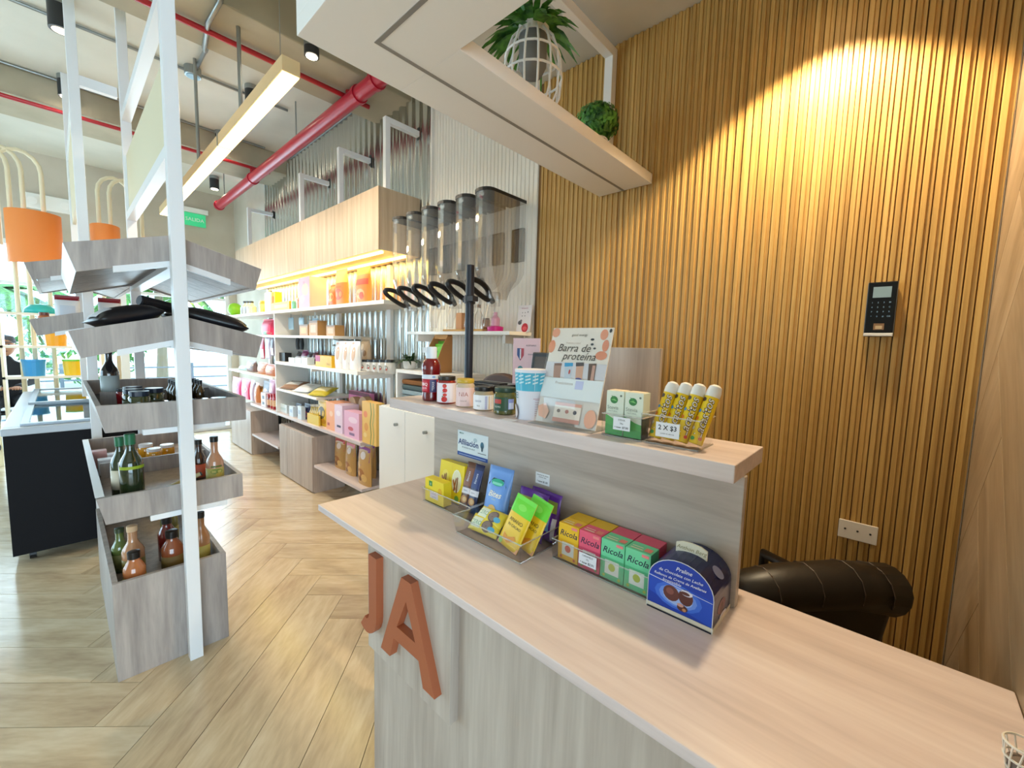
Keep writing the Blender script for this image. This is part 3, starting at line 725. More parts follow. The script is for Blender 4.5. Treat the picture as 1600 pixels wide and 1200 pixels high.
# ================================================================ THINGS ON THE LOWER COUNTER
def pillow(w, h, d, nu=10, nv=12, seal=.08, flat_bottom=False):
    def th(u, v):                                     # u -.5...5, v 0..1
        a = max(0., 1-abs(2*u)**3)
        b = 0. if v > 1-seal else math.sin(math.pi*min(1, (v+(.25 if flat_bottom else .02))/(1-seal+(.25 if flat_bottom else .02))))**.6
        return d/2*(a**.6)*max(0, b)
    return th
def pouch_mesh(w, h, d, matl, seal=.08, flat_bottom=False, nu=10, nv=12, wav=0.):
    th = pillow(w, h, d, seal=seal, flat_bottom=flat_bottom); m = MB(); vs = []; fs = []
    def wv(u, v): return wav*math.sin(7*u+9*v)*(.3+v)
    for sgn in (-1, 1):
        for j in range(nv+1):
            for i in range(nu+1):
                u, v = i/nu-.5, j/nv
                vs.append((u*w, sgn*(th(u, v)+.0006)+wv(u, v), v*h))
    n1 = (nu+1)*(nv+1)
    for s in (0, 1):
        for j in range(nv):
            for i in range(nu):
                a = s*n1+j*(nu+1)+i; q = (a, a+1, a+nu+2, a+nu+1); fs.append(q if s == 0 else q[::-1])
    for j in range(nv):
        a = j*(nu+1); fs.append((a, a+nu+1, n1+a+nu+1, n1+a)); b = a+nu; fs.append((b+nu+1, b, n1+b, n1+b+nu+1))
    for i in range(nu):
        fs.append((i+1, i, n1+i, n1+i+1)); t = nv*(nu+1)+i; fs.append((t, t+1, n1+t+1, n1+t))
    m.add(vs, fs)
    P = lambda u, v, off: Vector((u*w, -(th(u, v)+.0006+off+.0004)+wv(u, v), v*h))
    return m, P
def pouch(name, label, cat, x, y, z, w, h, d, matl, ops, group=None, rz=0., rx=0., ry=0., seal=.08, fb=False, wav=0., one=False):
    m, P = pouch_mesh(w, h, d, matl, seal, fb, wav=wav)
    t = item_root(name, label, cat, x, y, z, group, rz, rx, ry) if not one else None
    if one:                                           # small far pack: one mesh
        mats = [matl]; draw(m, P, ops, mats); o = m.build(name, mats)
        o.location = (x, y, z); o.rotation_euler = (rx, ry, RZ+rz); return tag(o, label, cat, group)
    b = m.build('bag', matl, t, smooth=True)
    if ops: printed(P, ops, t, 'printed_front')
    return t
def carton(name, label, cat, x, y, z, w, d, h, c, ops, group=None, rz=0., rx=0., ry=0., rough=.45, one=False):
    m = MB().box((-w/2, -d/2, 0), (w/2, d/2, h))
    if one:
        mats = [mat(c, rough)]; draw(m, flatmap(w, h, -d/2), ops, mats); o = m.build(name, mats)
        o.location = (x, y, z); o.rotation_euler = (rx, ry, RZ+rz); return tag(o, label, cat, group)
    t = item_root(name, label, cat, x, y, z, group, rz, rx, ry)
    m.build('carton', mat(c, rough), t, bevel=.0008)
    if ops: printed(flatmap(w, h, -d/2), ops, t, 'printed_front')
    return t
acrylic_tray('tea_box_tray', 'clear acrylic tray of yellow cartons and cereal bars beside the wall sign', .884, .998, 0.985, 1.244, ZD, .050, .004)
stick = [('p', [(-.22, .30), (-.14, .28), (.0, .62), (-.08, .66)], '#9a5a24'), ('p', [(.0, .26), (.08, .26), (.10, .66), (.02, .68)], '#7f4519'), ('p', [(-.3, .55), (-.24, .6), (-.02, .36), (-.08, .3)], '#b46a2c')]
carton('yellow_carton', 'upright yellow carton with cinnamon sticks at the end of the tray', 'box', .966, 1.207, ZD+.006, .072, .036, .135, '#f2d61f', [('e', .0, .52, .3, .25, '#f6df58')]+stick, rx=-.12)
carton('yellow_carton', 'upright yellow carton with a round picture of cinnamon sticks', 'box', .958, 1.130, ZD+.006, .072, .036, .140, '#f0d31d', [('e', -.02, .56, .36, .30, '#eef0dc'), ('e', -.02, .56, .32, .27, '#e9e3c0')]+stick+[('e', .1, .12, .16, .08, '#6aa341')], rx=-.10)
carton('yellow_carton', 'low yellow carton with a green logo in front of the upright cartons', 'box', .908, 1.186, ZD+.004, .108, .036, .085, '#f1d72a', [('r', -.28, -.10, .70, .92, '#2f8a3c'), ('t', 'g', -.19, .82, .012, '#ffffff'), ('r', -.22, .22, .20, .52, '#eadfe9'), ('t', 'ORIGINAL', 0, .40, .006, '#8a5a6a'), ('t', '• now $2.50', 0, .27, .006, '#4a4a52'), ('e', .32, .6, .10, .14, '#e8b31a')])
for y, rz, c, c2, lab in ((1.068, .1, '#6b4635', '#8a5c46', 'brown cereal bar standing in the tray with yellow cartons'), (1.030, .06, '#222b57', '#31407a', 'dark blue cereal bar standing in the tray with yellow cartons')):
    pouch('cereal_bar', lab, 'snack bar', .925, y, ZD+.006, .042, .165, .014, mat(c, .3), [('r', -.45, .45, .50, .88, c2), ('t', 'fitness', 0, .70, .014, '#dfe3f0', HALF), ('r', -.5, .5, .34, .46, '#e3dfe6'), ('t', 'CEREAL', 0, .40, .006, '#3a3a60'), ('e', 0, .22, .34, .08, '#c99158'), ('e', .05, .22, .2, .05, '#e3c08a')], rz=rz, rx=-.30, seal=.05)
trayB = acrylic_tray('snack_tray', 'wide clear acrylic tray of snack pouches at the middle of the counter', .803, .962, .692, .955, ZD, .057, .009)
pouch('biscuit_bites_bag', 'tall light blue bag of biscuit bites with black lettered window', 'snack bag', .905, .900, ZD+.006, .100, .188, .034, mat('#6d9be0', .3), [('p', [(-.34, .06), (.34, .06), (.36, .70), (.22, .80), (-.22, .80), (-.36, .70)], '#1e2a2c'), ('e', 0, .74, .26, .06, '#2fae8c'), ('r', -.2, .2, .70, .74, '#7fd6c0'), ('t', 'Bites', 0, .54, .026, '#f4efe0', 0, .02), ('t', 'mini', 0, .46, .010, '#cfe6dc'), ('e', -.02, .26, .18, .11, '#d9b273'), ('e', -.12, .10, .14, .06, '#8f5f2e'), ('e', .14, .12, .14, .06, '#6d4521')], rx=-.22, rz=.05, seal=.14)
for i, (x, y, rz, z) in enumerate(((.842, .885, .05, .008), (.862, .882, -.04, .034))):
    pouch('yellow_biscuit_pack', ('lower' if i == 0 else 'upper') + ' flat yellow biscuit pack lying in the front of the snack tray', 'snack pack', x, y, ZD+z, .118, .052, .026, mat('#f3dc3c', .32), [('r', -.42, -.08, .18, .80, '#e6f0dc'), ('t', 'ZERO', -.25, .46, .018, '#6aa78a'), ('e', .14, .45, .17, .36, '#6a5a58'), ('e', .12, .47, .13, .28, '#8a7a76'), ('e', .30, .34, .11, .16, '#5fb4dd')], rz=rz, rx=-.75 if i == 0 else -.95, seal=.03)
for i, (x, y, rz) in enumerate(((.835, .772, -.14), (.862, .736, -.16))):
    pouch('banana_cacao_pouch', ('front' if i == 0 else 'rear') + ' green and yellow pouch of dried banana with cacao', 'snack pouch', x, y, ZD+.006, .086, .150, .014, mat('#f2c91e', .35), [('r', -.5, .5, .66, 1, '#6fe03a'), ('e', 0, .80, .2, .06, '#8aea5a'), ('t', 'ANANO', 0, .52, .015, '#4a3c10'), ('t', 'IN CACAO', .02, .42, .011, '#4a3c10'), ('p', [(-.3, .14), (-.05, .08), (.3, .2), (.2, .27), (-.1, .19), (-.32, .24)], '#e69a2a'), ('p', [(-.5, 0), (.5, 0), (.5, .10), (-.5, .04)], '#e8a06a'), ('e', -.36, .07, .1, .06, '#7fbf4a')], rz=rz, rx=-.42, ry=.12, seal=.10)
for i, (x, y, rz) in enumerate(((.925, .772, -.10), (.952, .745, -.08))):
    pouch('purple_snack_pouch', ('front' if i == 0 else 'rear') + ' purple-edged pouch with an olive green window behind the banana pouches', 'snack pouch', x, y, ZD+.008, .118, .140, .026, mat('#5d2a96', .3), [('r', -.46, .44, .60, .84, '#93a03f'), ('e', .05, .72, .18, .07, '#c9b06a'), ('e', .1, .7, .08, .05, '#d8794a'), ('r', -.46, .30, .2, .58, '#8fc3e6'), ('r', .36, .47, .05, .5, '#e2e2f2')], rz=rz, rx=-.20, seal=.10, wav=.003)
# cough drop cartons
acrylic_tray('herb_drop_tray', 'clear acrylic tray packed with two rows of herb drop cartons', .893, 1.002, .379, .652, ZD, .056, .003)
CY, CP, CG, CDG = '#f4c326', '#ee5f7d', '#74d8a4', '#2f7a5a'
def herb_ops(c, dk, top):
    return [('r', -.5, .5, .63, .86, c), ('t', 'Ricola', 0, .74, .0225, '#1d2440', 0, .012), ('r', -.5, .5, .0, .56, dk), ('r', -.30, .30, .14, .50, '#e6ebe4'), ('e', 0, .33, .15, .10, top), ('e', -.33, .08, .06, .04, top), ('e', .33, .08, .06, .04, top), ('r', .16, .44, .90, .97, '#f28a8a')]
for i, (y, c, dk, top, nm) in enumerate(((.610, CY, '#f0b91e', '#d2604a', 'yellow'), (.544, CP, '#dd4f70', '#6fa05a', 'pink'), (.478, CG, '#5cc38d', '#b5c24a', 'mint green'), (.412, CG, '#5cc38d', '#b5c24a', 'mint green'))):
    t = carton('herb_drop_carton', nm+' herb drop carton in the front row'+('', '', ' next to the pink one', ' next to the chocolate box')[i], 'box', .926, y, ZD+.004, .0635, .046, .100, c, herb_ops(c, dk, top), 'mint green herb drop cartons, front row' if i > 1 else None)
    if i > 1: t['group'] = 'mint green herb drop cartons, front row'
    m = MB(); mats = []
    draw(m, lambda u, v, off: Vector((u*.0635, -.023+v*.046, .1002+off)), [('r', -.38, .1, .2, .3, '#f3e7c8'), ('r', -.38, .05, .45, .52, '#f3e7c8'), ('r', .15, .42, .2, .6, '#f08c7c')], mats); m.build('top_print', mats, t)
for i, (y, c, nm) in enumerate(((.611, CY, 'yellow'), (.545, CY, 'yellow'), (.479, CP, 'pink'), (.413, CP, 'pink'))):
    carton('herb_drop_carton', nm+' herb drop carton in the back row against the panel', 'box', .974, y, ZD+.004, .0635, .046, .100, c, [], nm+' herb drop cartons, back row')
price_card((.8885, .540, ZD+.022), (-.05, 0, RZ), .052, .030, [('CARAMELO', .80, .0062, 0), ('27g', .54, .0055, 0), ('• now $2.91', .22, .0085, .012)], 'white price tag on the tray of herb drop cartons', 0)
# arched chocolate gift box
t = item_root('chocolate_gift_box', 'arched dark blue chocolate praline box with a cream handle tag', 'box', .939, .3035, ZD)
w = .1415; dp = .118; hs, ht = .070, .128
def arch(w_, h_, hs_, n=16):
    return [(w_/2, 0), (w_/2, hs_)]+[(w_/2*math.cos(math.pi*k/n), hs_+(h_-hs_)*math.sin(math.pi*k/n)) for k in range(1, n)]+[(-w_/2, hs_), (-w_/2, 0)]
ar = arch(w, ht, hs)
MB().prism(ar, 'y', -dp/2, dp/2).build('carton', mat('#141f55', .25), t, bevel=.001)
MB().box((-w/2-.0012, -dp/2-.0012, 0), (w/2+.0012, dp/2+.0012, .012)).build('base_band', mat('#e6dcc8', .4), t)
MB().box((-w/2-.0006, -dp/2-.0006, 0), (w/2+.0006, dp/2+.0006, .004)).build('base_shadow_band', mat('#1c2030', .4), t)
tg = MB(); tg.prism([(-.034, ht-.012), (.034, ht-.012), (.034, ht+.014), (.02, ht+.020), (0, ht+.022), (-.02, ht+.020), (-.034, ht+.014)], 'y', -.002, .002); tg.build('handle_tag', mat('#ece4cf', .45), t)
printed(lambda u, v, off: Vector((u*.068, -.002-off, ht-.012+v*.034)), [('t', 'Anthon Berg', 0, .55, .0125, '#9a8a5a'), ('r', -.3, .3, .22, .25, '#b7a878')], t, 'tag_lettering')
fm = flatmap(w, ht, -dp/2)
fa = [(p[0]/w*.97, p[1]/ht*.985+.003) for p in ar]
printed(fm, [('p', [(x, max(y, .10)) for x, y in fa], '#1b3fae'), ('p', [(-.48, .30), (.48, .10), (.48, .10), (.48, .54), (-.48, .62)], '#2350c4'), ('e', -.02, .37, .36, .22, '#3f6fdc'), ('e', -.02, .37, .29, .18, '#6f95ea'), ('e', -.02, .37, .23, .15, '#a9c0f2'),
    ('e', -.12, .40, .125, .135, '#6b3a32'), ('e', -.14, .43, .06, .06, '#8d544a'), ('e', .10, .42, .11, .14, '#5f322c'), ('e', .11, .50, .09, .05, '#e9e2ec'), ('e', .09, .49, .07, .03, '#5f322c'), ('e', .06, .22, .08, .06, '#5a2e26'), ('e', .03, .26, .05, .03, '#d9a08e'), ('e', .09, .20, .03, .03, '#c98a5a'),
    ('p', [(-.48, .585), (.48, .50), (.48, .51), (-.48, .60)], '#cdd6f2'),
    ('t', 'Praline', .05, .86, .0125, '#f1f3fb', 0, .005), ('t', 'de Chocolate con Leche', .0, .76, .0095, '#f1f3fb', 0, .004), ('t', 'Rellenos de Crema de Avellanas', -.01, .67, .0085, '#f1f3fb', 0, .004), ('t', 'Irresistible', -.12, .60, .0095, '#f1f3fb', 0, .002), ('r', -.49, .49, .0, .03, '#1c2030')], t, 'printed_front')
rim_ = MB(); rim_.tube([(p[0]*.985, -dp/2-.0008, p[1]*.992) for p in ar], .0009, 5); rim_.build('silver_outline', mat('#dfe3ea', .3), t)
sd = lambda u, v, off: Vector((w/2+off, u*dp, v*hs/.95))
printed(sd, [('e', -.05, .52, .22, .22, '#7a4a58'), ('e', -.05, .45, .10, .20, '#5f322c'), ('e', .05, .2, .2, .08, '#dcd6e4')], t, 'printed_side')
_o = MB().lathe([(.015, 0), (.015, .0006)], 20).build('round_seal', mat('#8f93b8', .3), t)
_o.matrix_local = Matrix.Translation((w/2*math.cos(.62), 0, hs+(ht-hs)*math.sin(.62)+.001)) @ Matrix.Rotation(.72, 4, 'Y')
# card and tag fixed to the upright panel
t = item_root('membership_card', 'white and blue membership card fixed to the desk panel below the ledge', 'sign', 1.0065, 1.114, 1.083)
MB().box((-.0825, -.0012, 0), (.0825, 0, .095)).build('card', mat('#dfe9ee', .4), t)
printed(flatmap(.165, .095, -.0012), [('r', -.5, .5, 0, .15, '#2c4f9c'), ('t', 'Afiliación', -.13, .55, .030, '#233a78', 0, .02), ('t', 'de tarjetas de salud', -.13, .36, .009, '#4a5c6e'), ('t', 'MEGA', -.36, .90, .009, '#2e6f62', 0, .01), ('e', .32, .60, .055, .14, '#3b6d86'), ('e', .32, .48, .03, .12, '#2f4a5a'), ('r', .19, .45, .27, .295, '#4a4f58'), ('r', -.44, .44, .055, .085, '#9fb2dc'), ('e', .1, .74, .06, .08, '#b9ccd4')], t, 'print')
t = item_root('panel_price_tag', 'small white price tag stuck on the desk panel above the purple pouches', 'price tag', 1.0065, .785, 1.068)
MB().box((-.0275, -.0008, 0), (.0275, 0, .036)).build('card', mat('#eef0f5', .5), t)
printed(flatmap(.055, .036, -.0008), [('t', 'GALLETAS DE AVENA', 0, .80, .0048, '#2c2c32', 0, .01), ('t', 'CHOCO 120G', 0, .62, .0048, '#2c2c32', 0, .01), ('t', '• now $1.50', 0, .24, .0085, '#24242a', 0, .015)], t, 'print')
# woven white basket at the counter's wall end
_b = at(1618, 1195, 'z', ZD+.02)
t = thing('wire_basket', 'white woven wire basket at the wall end of the counter', 'basket', (_b.x, max(_b.y, -.176), ZD))
t.scale = (.72, .72, .8)
for k in range(12):
    a = 2*math.pi*k/12; MB().tube([(.020*math.cos(a), .020*math.sin(a), .002), (.025*math.cos(a+.2), .025*math.sin(a+.2), .025), (.028*math.cos(a+.35), .028*math.sin(a+.35), .05)], .0016, 5).build('wire', mat('#e9e2d4', .4), t)
for q, z in ((.020, .003), (.0255, .025), (.028, .051)): MB().tube([(q*math.cos(2*math.pi*k/28), q*math.sin(2*math.pi*k/28), z) for k in range(28)], .0022, 6, closed=True).build('hoop', mat('#e9e2d4', .4), t)
MB().lathe([(.018, .003), (.021, .02), (.0, .024)], 16).build('lining', mat('#7a6c64', .8), t)
# ================================================================ DISPLAY GONDOLA IN THE AISLE
GY, GY1 = 2.36, 3.76
gon = thing('display_gondola', 'tall white-posted display gondola with grey wood trays', 'display stand', (.36, 3.05, 0))
GT = Matrix.Translation((-.36, -3.05, 0))
def g(): return MB(GT)
def post(parent, T, x, y, z0, z1, s=.05, name='post'):
    return MB(T).box((x-s/2, y-s/2, z0), (x+s/2, y+s/2, z1)).build(name, M_WMET, parent, bevel=.002)
post(gon, GT, .365, 2.315, 0, ZC-.001); post(gon, GT, .365, 3.81, 0, ZC-.001)
# base bin
bx0, bx1, by0, by1, bz = .10, .508, 2.36, 3.50, .442
def bin_parts(parent, T, x0, x1, y0, y1, z0, z1, zf, th, mfront, slope=0., name=('front_board', 'back_board', 'side_board', 'bottom_board')):
    """open tray; slope = outward lean of the left side at the top"""
    MB(T).prism([(x0, z0) if not slope else (x0+slope, z0), (x1, z0), (x1, z1), (x0, z1)], 'y', y0, y0+th).build(name[0], mfront, parent, bevel=.001)
    MB(T).prism([(x0+slope, z0), (x1, z0), (x1, z1), (x0, z1)], 'y', y1-th, y1).build(name[1], mfront, parent, bevel=.001)
    MB(T).prism([(x0+slope, z0), (x0+slope+th, z0), (x0+th, z1), (x0, z1)], 'y', y0+th, y1-th).build(name[2], mfront, parent, bevel=.001)
    MB(T).box((x1-th, y0+th, z0), (x1, y1-th, z1)).build(name[2], mfront, parent, bevel=.001)
    MB(T).box((x0+slope+th, y0+th, zf-.012), (x1-th, y1-th, zf)).build(name[3], mfront, parent)
bin_parts(gon, GT, bx0, bx1, by0, by1, .0, bz, .33, .02, M_TRAY)
# flat trays
def flat_tray(x0, x1, z0, z1, y1, dark=False):
    bin_parts(gon, GT, x0, x1, GY, y1, z0, z1, z0+.022, .018, M_TRAY, .024, ('tray_front', 'tray_back', 'tray_side', 'tray_bottom'))
    for yd in (GY+(y1-GY)*.5,):
        g().box((x0+.045, yd-.008, z0+.022), (x1-.018, yd+.008, z1-.012)).build('tray_divider', M_TRAY, gon)
    if dark: g().box((x0+.044, GY+.02, z0+.0221), (x1-.02, y1-.02, z0+.028)).build('tray_mat', mat('#3b3a3e', .7), gon)
flat_tray(.070, .590, .709, .825, 3.78); g().box((.068, GY+.02, .8255), (.095, 3.76, .8275)).build('price_rail', M_WMET, gon); flat_tray(.085, .614, 1.095, 1.210, 3.72, True)
def support(x0, x1, zc, parent, T, xc, drop, name='support_bar'):
    m = MB(T)
    hh = .024
    m.prism([(x0, zc-drop*(xc-x0)), (xc, zc), (x1, zc-drop*(x1-xc)), (x1, zc-drop*(x1-xc)-hh), (xc, zc-hh), (x0, zc-drop*(xc-x0)-hh)], 'y', GY-.006, GY+.02)
    m.build(name, M_WMET, parent)
support(.235, .52, .709, gon, GT, .36, 0); support(.225, .525, 1.095, gon, GT, .36, 0)
# roof-shaped trays
def roof_tray(parent, T, xc, hw, ztop, zpk, dep, y0, y1, inset, nb, sup=True):
    """ridge at xc; eaves at xc-+hw height ztop (top edge), ridge height zpk; board depth dep"""
    for sg in (-1, 1):
        xe = xc+sg*hw; xb = xe-sg*inset; sl = (zpk-ztop)/hw; zb = ztop-dep; zp = zpk-dep-.004
        pl = [(xe, ztop), (xc, zpk), (xc, zp), (xb, zb)]
        for ya, yb, nm in ((y0, y0+.018, 'gable_board'), (y1-.018, y1, 'gable_board')):
            MB(T).prism(pl, 'y', ya, yb).build(nm, M_TRAY, parent, bevel=.001)
        k = .018*sg
        MB(T).prism([(xe, ztop), (xe-k, ztop+sl*.018), (xb-k, zb+sl*.018), (xb, zb)], 'y', y0+.018, y1-.018).build('eave_board', M_TRAY, parent)
        L = (y1-y0-.04)/nb
        for i in range(nb):
            ya = y0+.02+L*i+.003; yb = ya+L-.006
            MB(T).prism([(xb-k, zb+.012), (xc, zp+.012), (xc, zp+.026), (xb-k, zb+.026)], 'y', ya, yb).build('slat', M_TRAY, parent)
    if sup:
        hh = .026; s0 = .6*hw
        MB(T).prism([(xc-s0, zpk-dep-sl*s0), (xc, zpk-dep-.002), (xc+s0, zpk-dep-sl*s0), (xc+s0, zpk-dep-sl*s0-hh), (xc, zpk-dep-hh), (xc-s0, zpk-dep-sl*s0-hh)], 'y', y0-.006, y0+.0175).build('support_bar', M_WMET, parent)
roof_tray(gon, GT, .362, .337, 1.508, 1.594, .105, GY, GY1, .03, 4)
roof_tray(gon, GT, .364, .337, 1.843, 1.938, .106, GY, GY1, .03, 4)
g().box((.335, GY, 1.790), (.395, GY1, 1.815)).build('ridge_beam', M_WMET, gon); g().box((.335, GY, 1.446), (.395, GY1, 1.468)).build('ridge_beam', M_WMET, gon)
# sign panel and bars between the posts
pz0 = at(268, 255, 'x', .365).z
g().box((.355, 2.345, 2.30), (.373, 3.785, 2.66)).build('sign_panel', mat('#e0d7b8', .5), gon)
g().box((.342, 2.342, 2.25), (.388, 3.784, 2.30)).build('cross_bar', M_WMET, gon)
g().box((.342, 2.342, 2.87), (.388, 3.784, 2.92)).build('cross_bar', M_WMET, gon)
# ---- bottles and jars in the gondola
def bottle(name, label, x, y, z, r, h, neck_r, shoulder, colr, capc, labc=None, lz=(.2, .55), group=None, rough=.1, rx=0, ry=0, rz=0, ops=None, capfrac=.10):
    t = thing(name, label, 'bottle', (x, y, z), rz, group, rx, ry)
    hb = h*shoulder
    prof = [(r*.9, 0), (r, h*.015), (r, hb), (r*.86, hb+h*.06), (neck_r*1.25, hb+h*.15), (neck_r, hb+h*.2), (neck_r, h*(1-capfrac))]
    autosmooth(MB().lathe(prof, 18).build('glass', mat(colr, rough, coat=.8), t), 50)
    autosmooth(MB().lathe([(neck_r*1.12, h*(1-capfrac)), (neck_r*1.15, h*.995), (neck_r*1.05, h), (0, h)], 16).build('cap', mat(capc, .35), t))
    if labc:
        MB().lathe([(r*1.012, h*lz[0]), (r*1.012, h*lz[1])], 18).build('paper_label', mat(labc, .5), t, smooth=True)
    if ops:
        m = MB(); mats = []; draw(m, cylmap(r*1.02, h), ops, mats); m.build('label_print', mats, t)
    return t
zb_ = .3305
leafp = [('e', .0, .36, .22, .05, '#7d8a3a'), ('e', .08, .30, .12, .04, '#c9b35a'), ('r', -.2, .2, .44, .47, '#5d6a2a')]
bottle('dressing_bottle', 'amber dressing bottle with a black cap at the near corner of the base bin', .180, 2.455, zb_, .040, .20, .020, .62, '#b06a3e', '#15110f', '#7f7a34', (.10, .45), ops=leafp, capfrac=.16)
bottle('dressing_bottle', 'taller peach dressing bottle behind the near corner bottle of the base bin', .190, 2.60, zb_, .042, .27, .018, .55, '#c08a62', '#d9b58e', '#8a7d3c', (.12, .42))
bottle('dressing_bottle', 'brown dressing bottle beside the post in the base bin', .330, 2.56, zb_, .045, .215, .022, .6, '#8a4a2c', '#1a1512', '#6e5a2c', (.12, .45), capfrac=.16)
bottle('dressing_bottle', 'dark red sauce bottle towards the middle of the base bin', .335, 2.74, zb_, .040, .23, .02, .6, '#6f1d18', '#1a1512', None, capfrac=.16)
bottle('dressing_bottle', 'golden vinegar bottle with black cap at the aisle side of the base bin', .440, 2.52, zb_, .036, .29, .016, .55, '#a8744a', '#17120f', '#a89a4c', (.10, .42))
bottle('dressing_bottle', 'small green-capped bottle at the wall side of the base bin', .155, 2.75, zb_, .034, .22, .016, .55, '#5a6a34', '#2c3a24', '#8a8a52', (.12, .42))
bottle('dressing_bottle', 'olive coloured bottle at the far end of the base bin', .37, 2.93, zb_, .04, .25, .018, .58, '#7d7a3a', '#1a1512', '#a9a45a', (.12, .42))
z2 = .7315
bottle('oil_bottle', 'tall square dark green olive oil bottle with green cap in the middle tray', .190, 2.455, z2, .042, .335, .017, .60, '#1d2a12', '#1f6a46', None, capfrac=.14, ops=[('r', -.4, .4, .545, .585, '#8fa51e')])
bottle('oil_bottle', 'second dark green oil bottle just behind the tall one in the middle tray', .165, 2.60, z2, .036, .30, .015, .6, '#26351a', '#1f6a46', '#d9cdb6', (.2, .5), capfrac=.14)
bottle('dressing_bottle', 'peach dressing bottle with a black cap standing in the middle tray', .505, 2.50, z2, .038, .27, .016, .52, '#c28d6c', '#15110f', '#b7ad5e', (.08, .42), ops=leafp)
bottle('dressing_bottle', 'dark bottle with black cap beside the peach bottle in the middle tray', .47, 2.66, z2, .03, .23, .014, .55, '#3a1f18', '#15110f', '#c4553a', (.15, .45))
bottle('thin_sample_bottle', 'slim clear bottle with a navy cap lying aslant in the middle tray', .285, 2.47, z2+.045, .012, .17, .008, .8, '#c9b98a', '#1c2440', '#a9955a', (.2, .7), ry=1.18, rz=-.25)
glass_box = MB().box((-.035, -.03, 0), (.035, .03, .06)).build('acrylic_cube', M_ACR); glass_box.location = (.33, 2.51, z2); tag(glass_box, 'clear acrylic cube under the slim bottle in the middle tray', 'box')
for i, (x, y, lab) in enumerate(((.145, 3.16, 'small white carton with a red emblem, nearer one in the middle tray'), (.19, 3.28, 'small white carton further back in the middle tray'))):
    o = MB().box((-.035, -.03, 0), (.035, .03, .085)).build('white_carton', [mat('#e9e6ea', .45)]); o.location = (x, y, z2); tag(o, lab, 'box')
o = MB().box((-.03, -.03, 0), (.03, .03, .10)).build('pink_carton', mat('#d8a09a', .45)); o.location = (.125, 3.34, z2); tag(o, 'salmon pink carton at the back of the middle tray', 'box')
for i, (x, y) in enumerate(((.35, 3.20), (.33, 3.36), (.42, 3.27))):
    t = thing('honey_jar', 'amber honey jar with a pale lid at the back of the middle tray', 'jar', (x, y, z2), 0, 'honey jars in the middle tray')
    autosmooth(MB().lathe([(.034, 0), (.037, .004), (.037, .075), (.032, .085)], 18).build('jar_body', mat('#dd9a1c', .12, coat=.7), t)); MB().lathe([(.034, .085), (.034, .102), (0, .102)], 18).build('lid', mat('#e3dfe0', .35), t)
t = thing('red_lid_jar', 'small pale jar with a red lid in the middle tray', 'jar', (.46, 3.10, z2)); autosmooth(MB().lathe([(.022, 0), (.024, .05), (.021, .056)], 16).build('jar_body', mat('#d9c7b0', .2), t)); MB().lathe([(.023, .056), (.023, .072), (0, .072)], 16).build('lid', mat('#b32231', .35), t)
z3 = 1.1245
bottle('wine_bottle', 'black wine bottle with a pale label at the wall-side of the dark tray', .175, 3.10, z3, .038, .30, .015, .58, '#14131a', '#101014', '#a9b3b4', (.12, .52))
t = thing('red_relish_jar', 'small jar of red relish next to the wine bottle', 'jar', (.215, 2.98, z3)); autosmooth(MB().lathe([(.026, 0), (.029, .07), (.025, .078)], 16).build('jar_body', mat('#8e1a24', .15, coat=.6), t)); MB().lathe([(.026, .078), (.026, .094), (0, .094)], 16).build('lid', mat('#20242c', .35), t)
for i, (x, y) in enumerate(((.235, 2.52), (.225, 2.64), (.235, 2.76), (.30, 2.64))):
    t = thing('pickle_jar', 'squat jar of dark green pickles with a navy lid in the dark tray', 'jar', (x, y, z3), 0, 'pickle jars in the dark tray')
    autosmooth(MB().lathe([(.036, 0), (.039, .004), (.039, .092), (.034, .10)], 18).build('jar_body', mat('#38401f', .12, coat=.7, bump=.2), t)); MB().lathe([(.036, .10), (.036, .122), (0, .122)], 18).build('lid', mat('#1d2638', .3), t)
    MB().lathe([(.0394, .022), (.0394, .07)], 18).build('paper_label', mat('#56604a', .5), t, smooth=True)
for i in range(9):
    x, y = .405+.052*(i % 3), 2.78+.075*(i//3)
    t = thing('condiment_bottle', 'slim brown condiment bottle with a black cap in a row in the dark tray', 'bottle', (x, y, z3), 0, 'slim condiment bottles in the dark tray')
    autosmooth(MB().lathe([(.017, 0), (.019, .003), (.019, .085), (.009, .105), (.009, .118)], 12).build('glass', mat('#3c2f16', .12, coat=.7), t)); MB().lathe([(.011, .118), (.011, .14), (0, .14)], 12).build('cap', mat('#17171c', .35), t)
for i in range(8):
    x, y = .305+.078*(i % 4), 2.44+.085*(i//4)
    t = thing('spread_jar', 'low spread jar with a shiny dark lid at the front of the dark tray', 'jar', (x, y, z3), 0, 'low spread jars in the dark tray')
    autosmooth(MB().lathe([(.033, 0), (.035, .003), (.035, .05), (.032, .055)], 18).build('jar_body', mat('#2a2430', .15, coat=.6), t)); MB().lathe([(.035, .055), (.035, .068), (.032, .070), (0, .070)], 18).build('lid', mat('#5a5f74', .15, metal=.6), t)
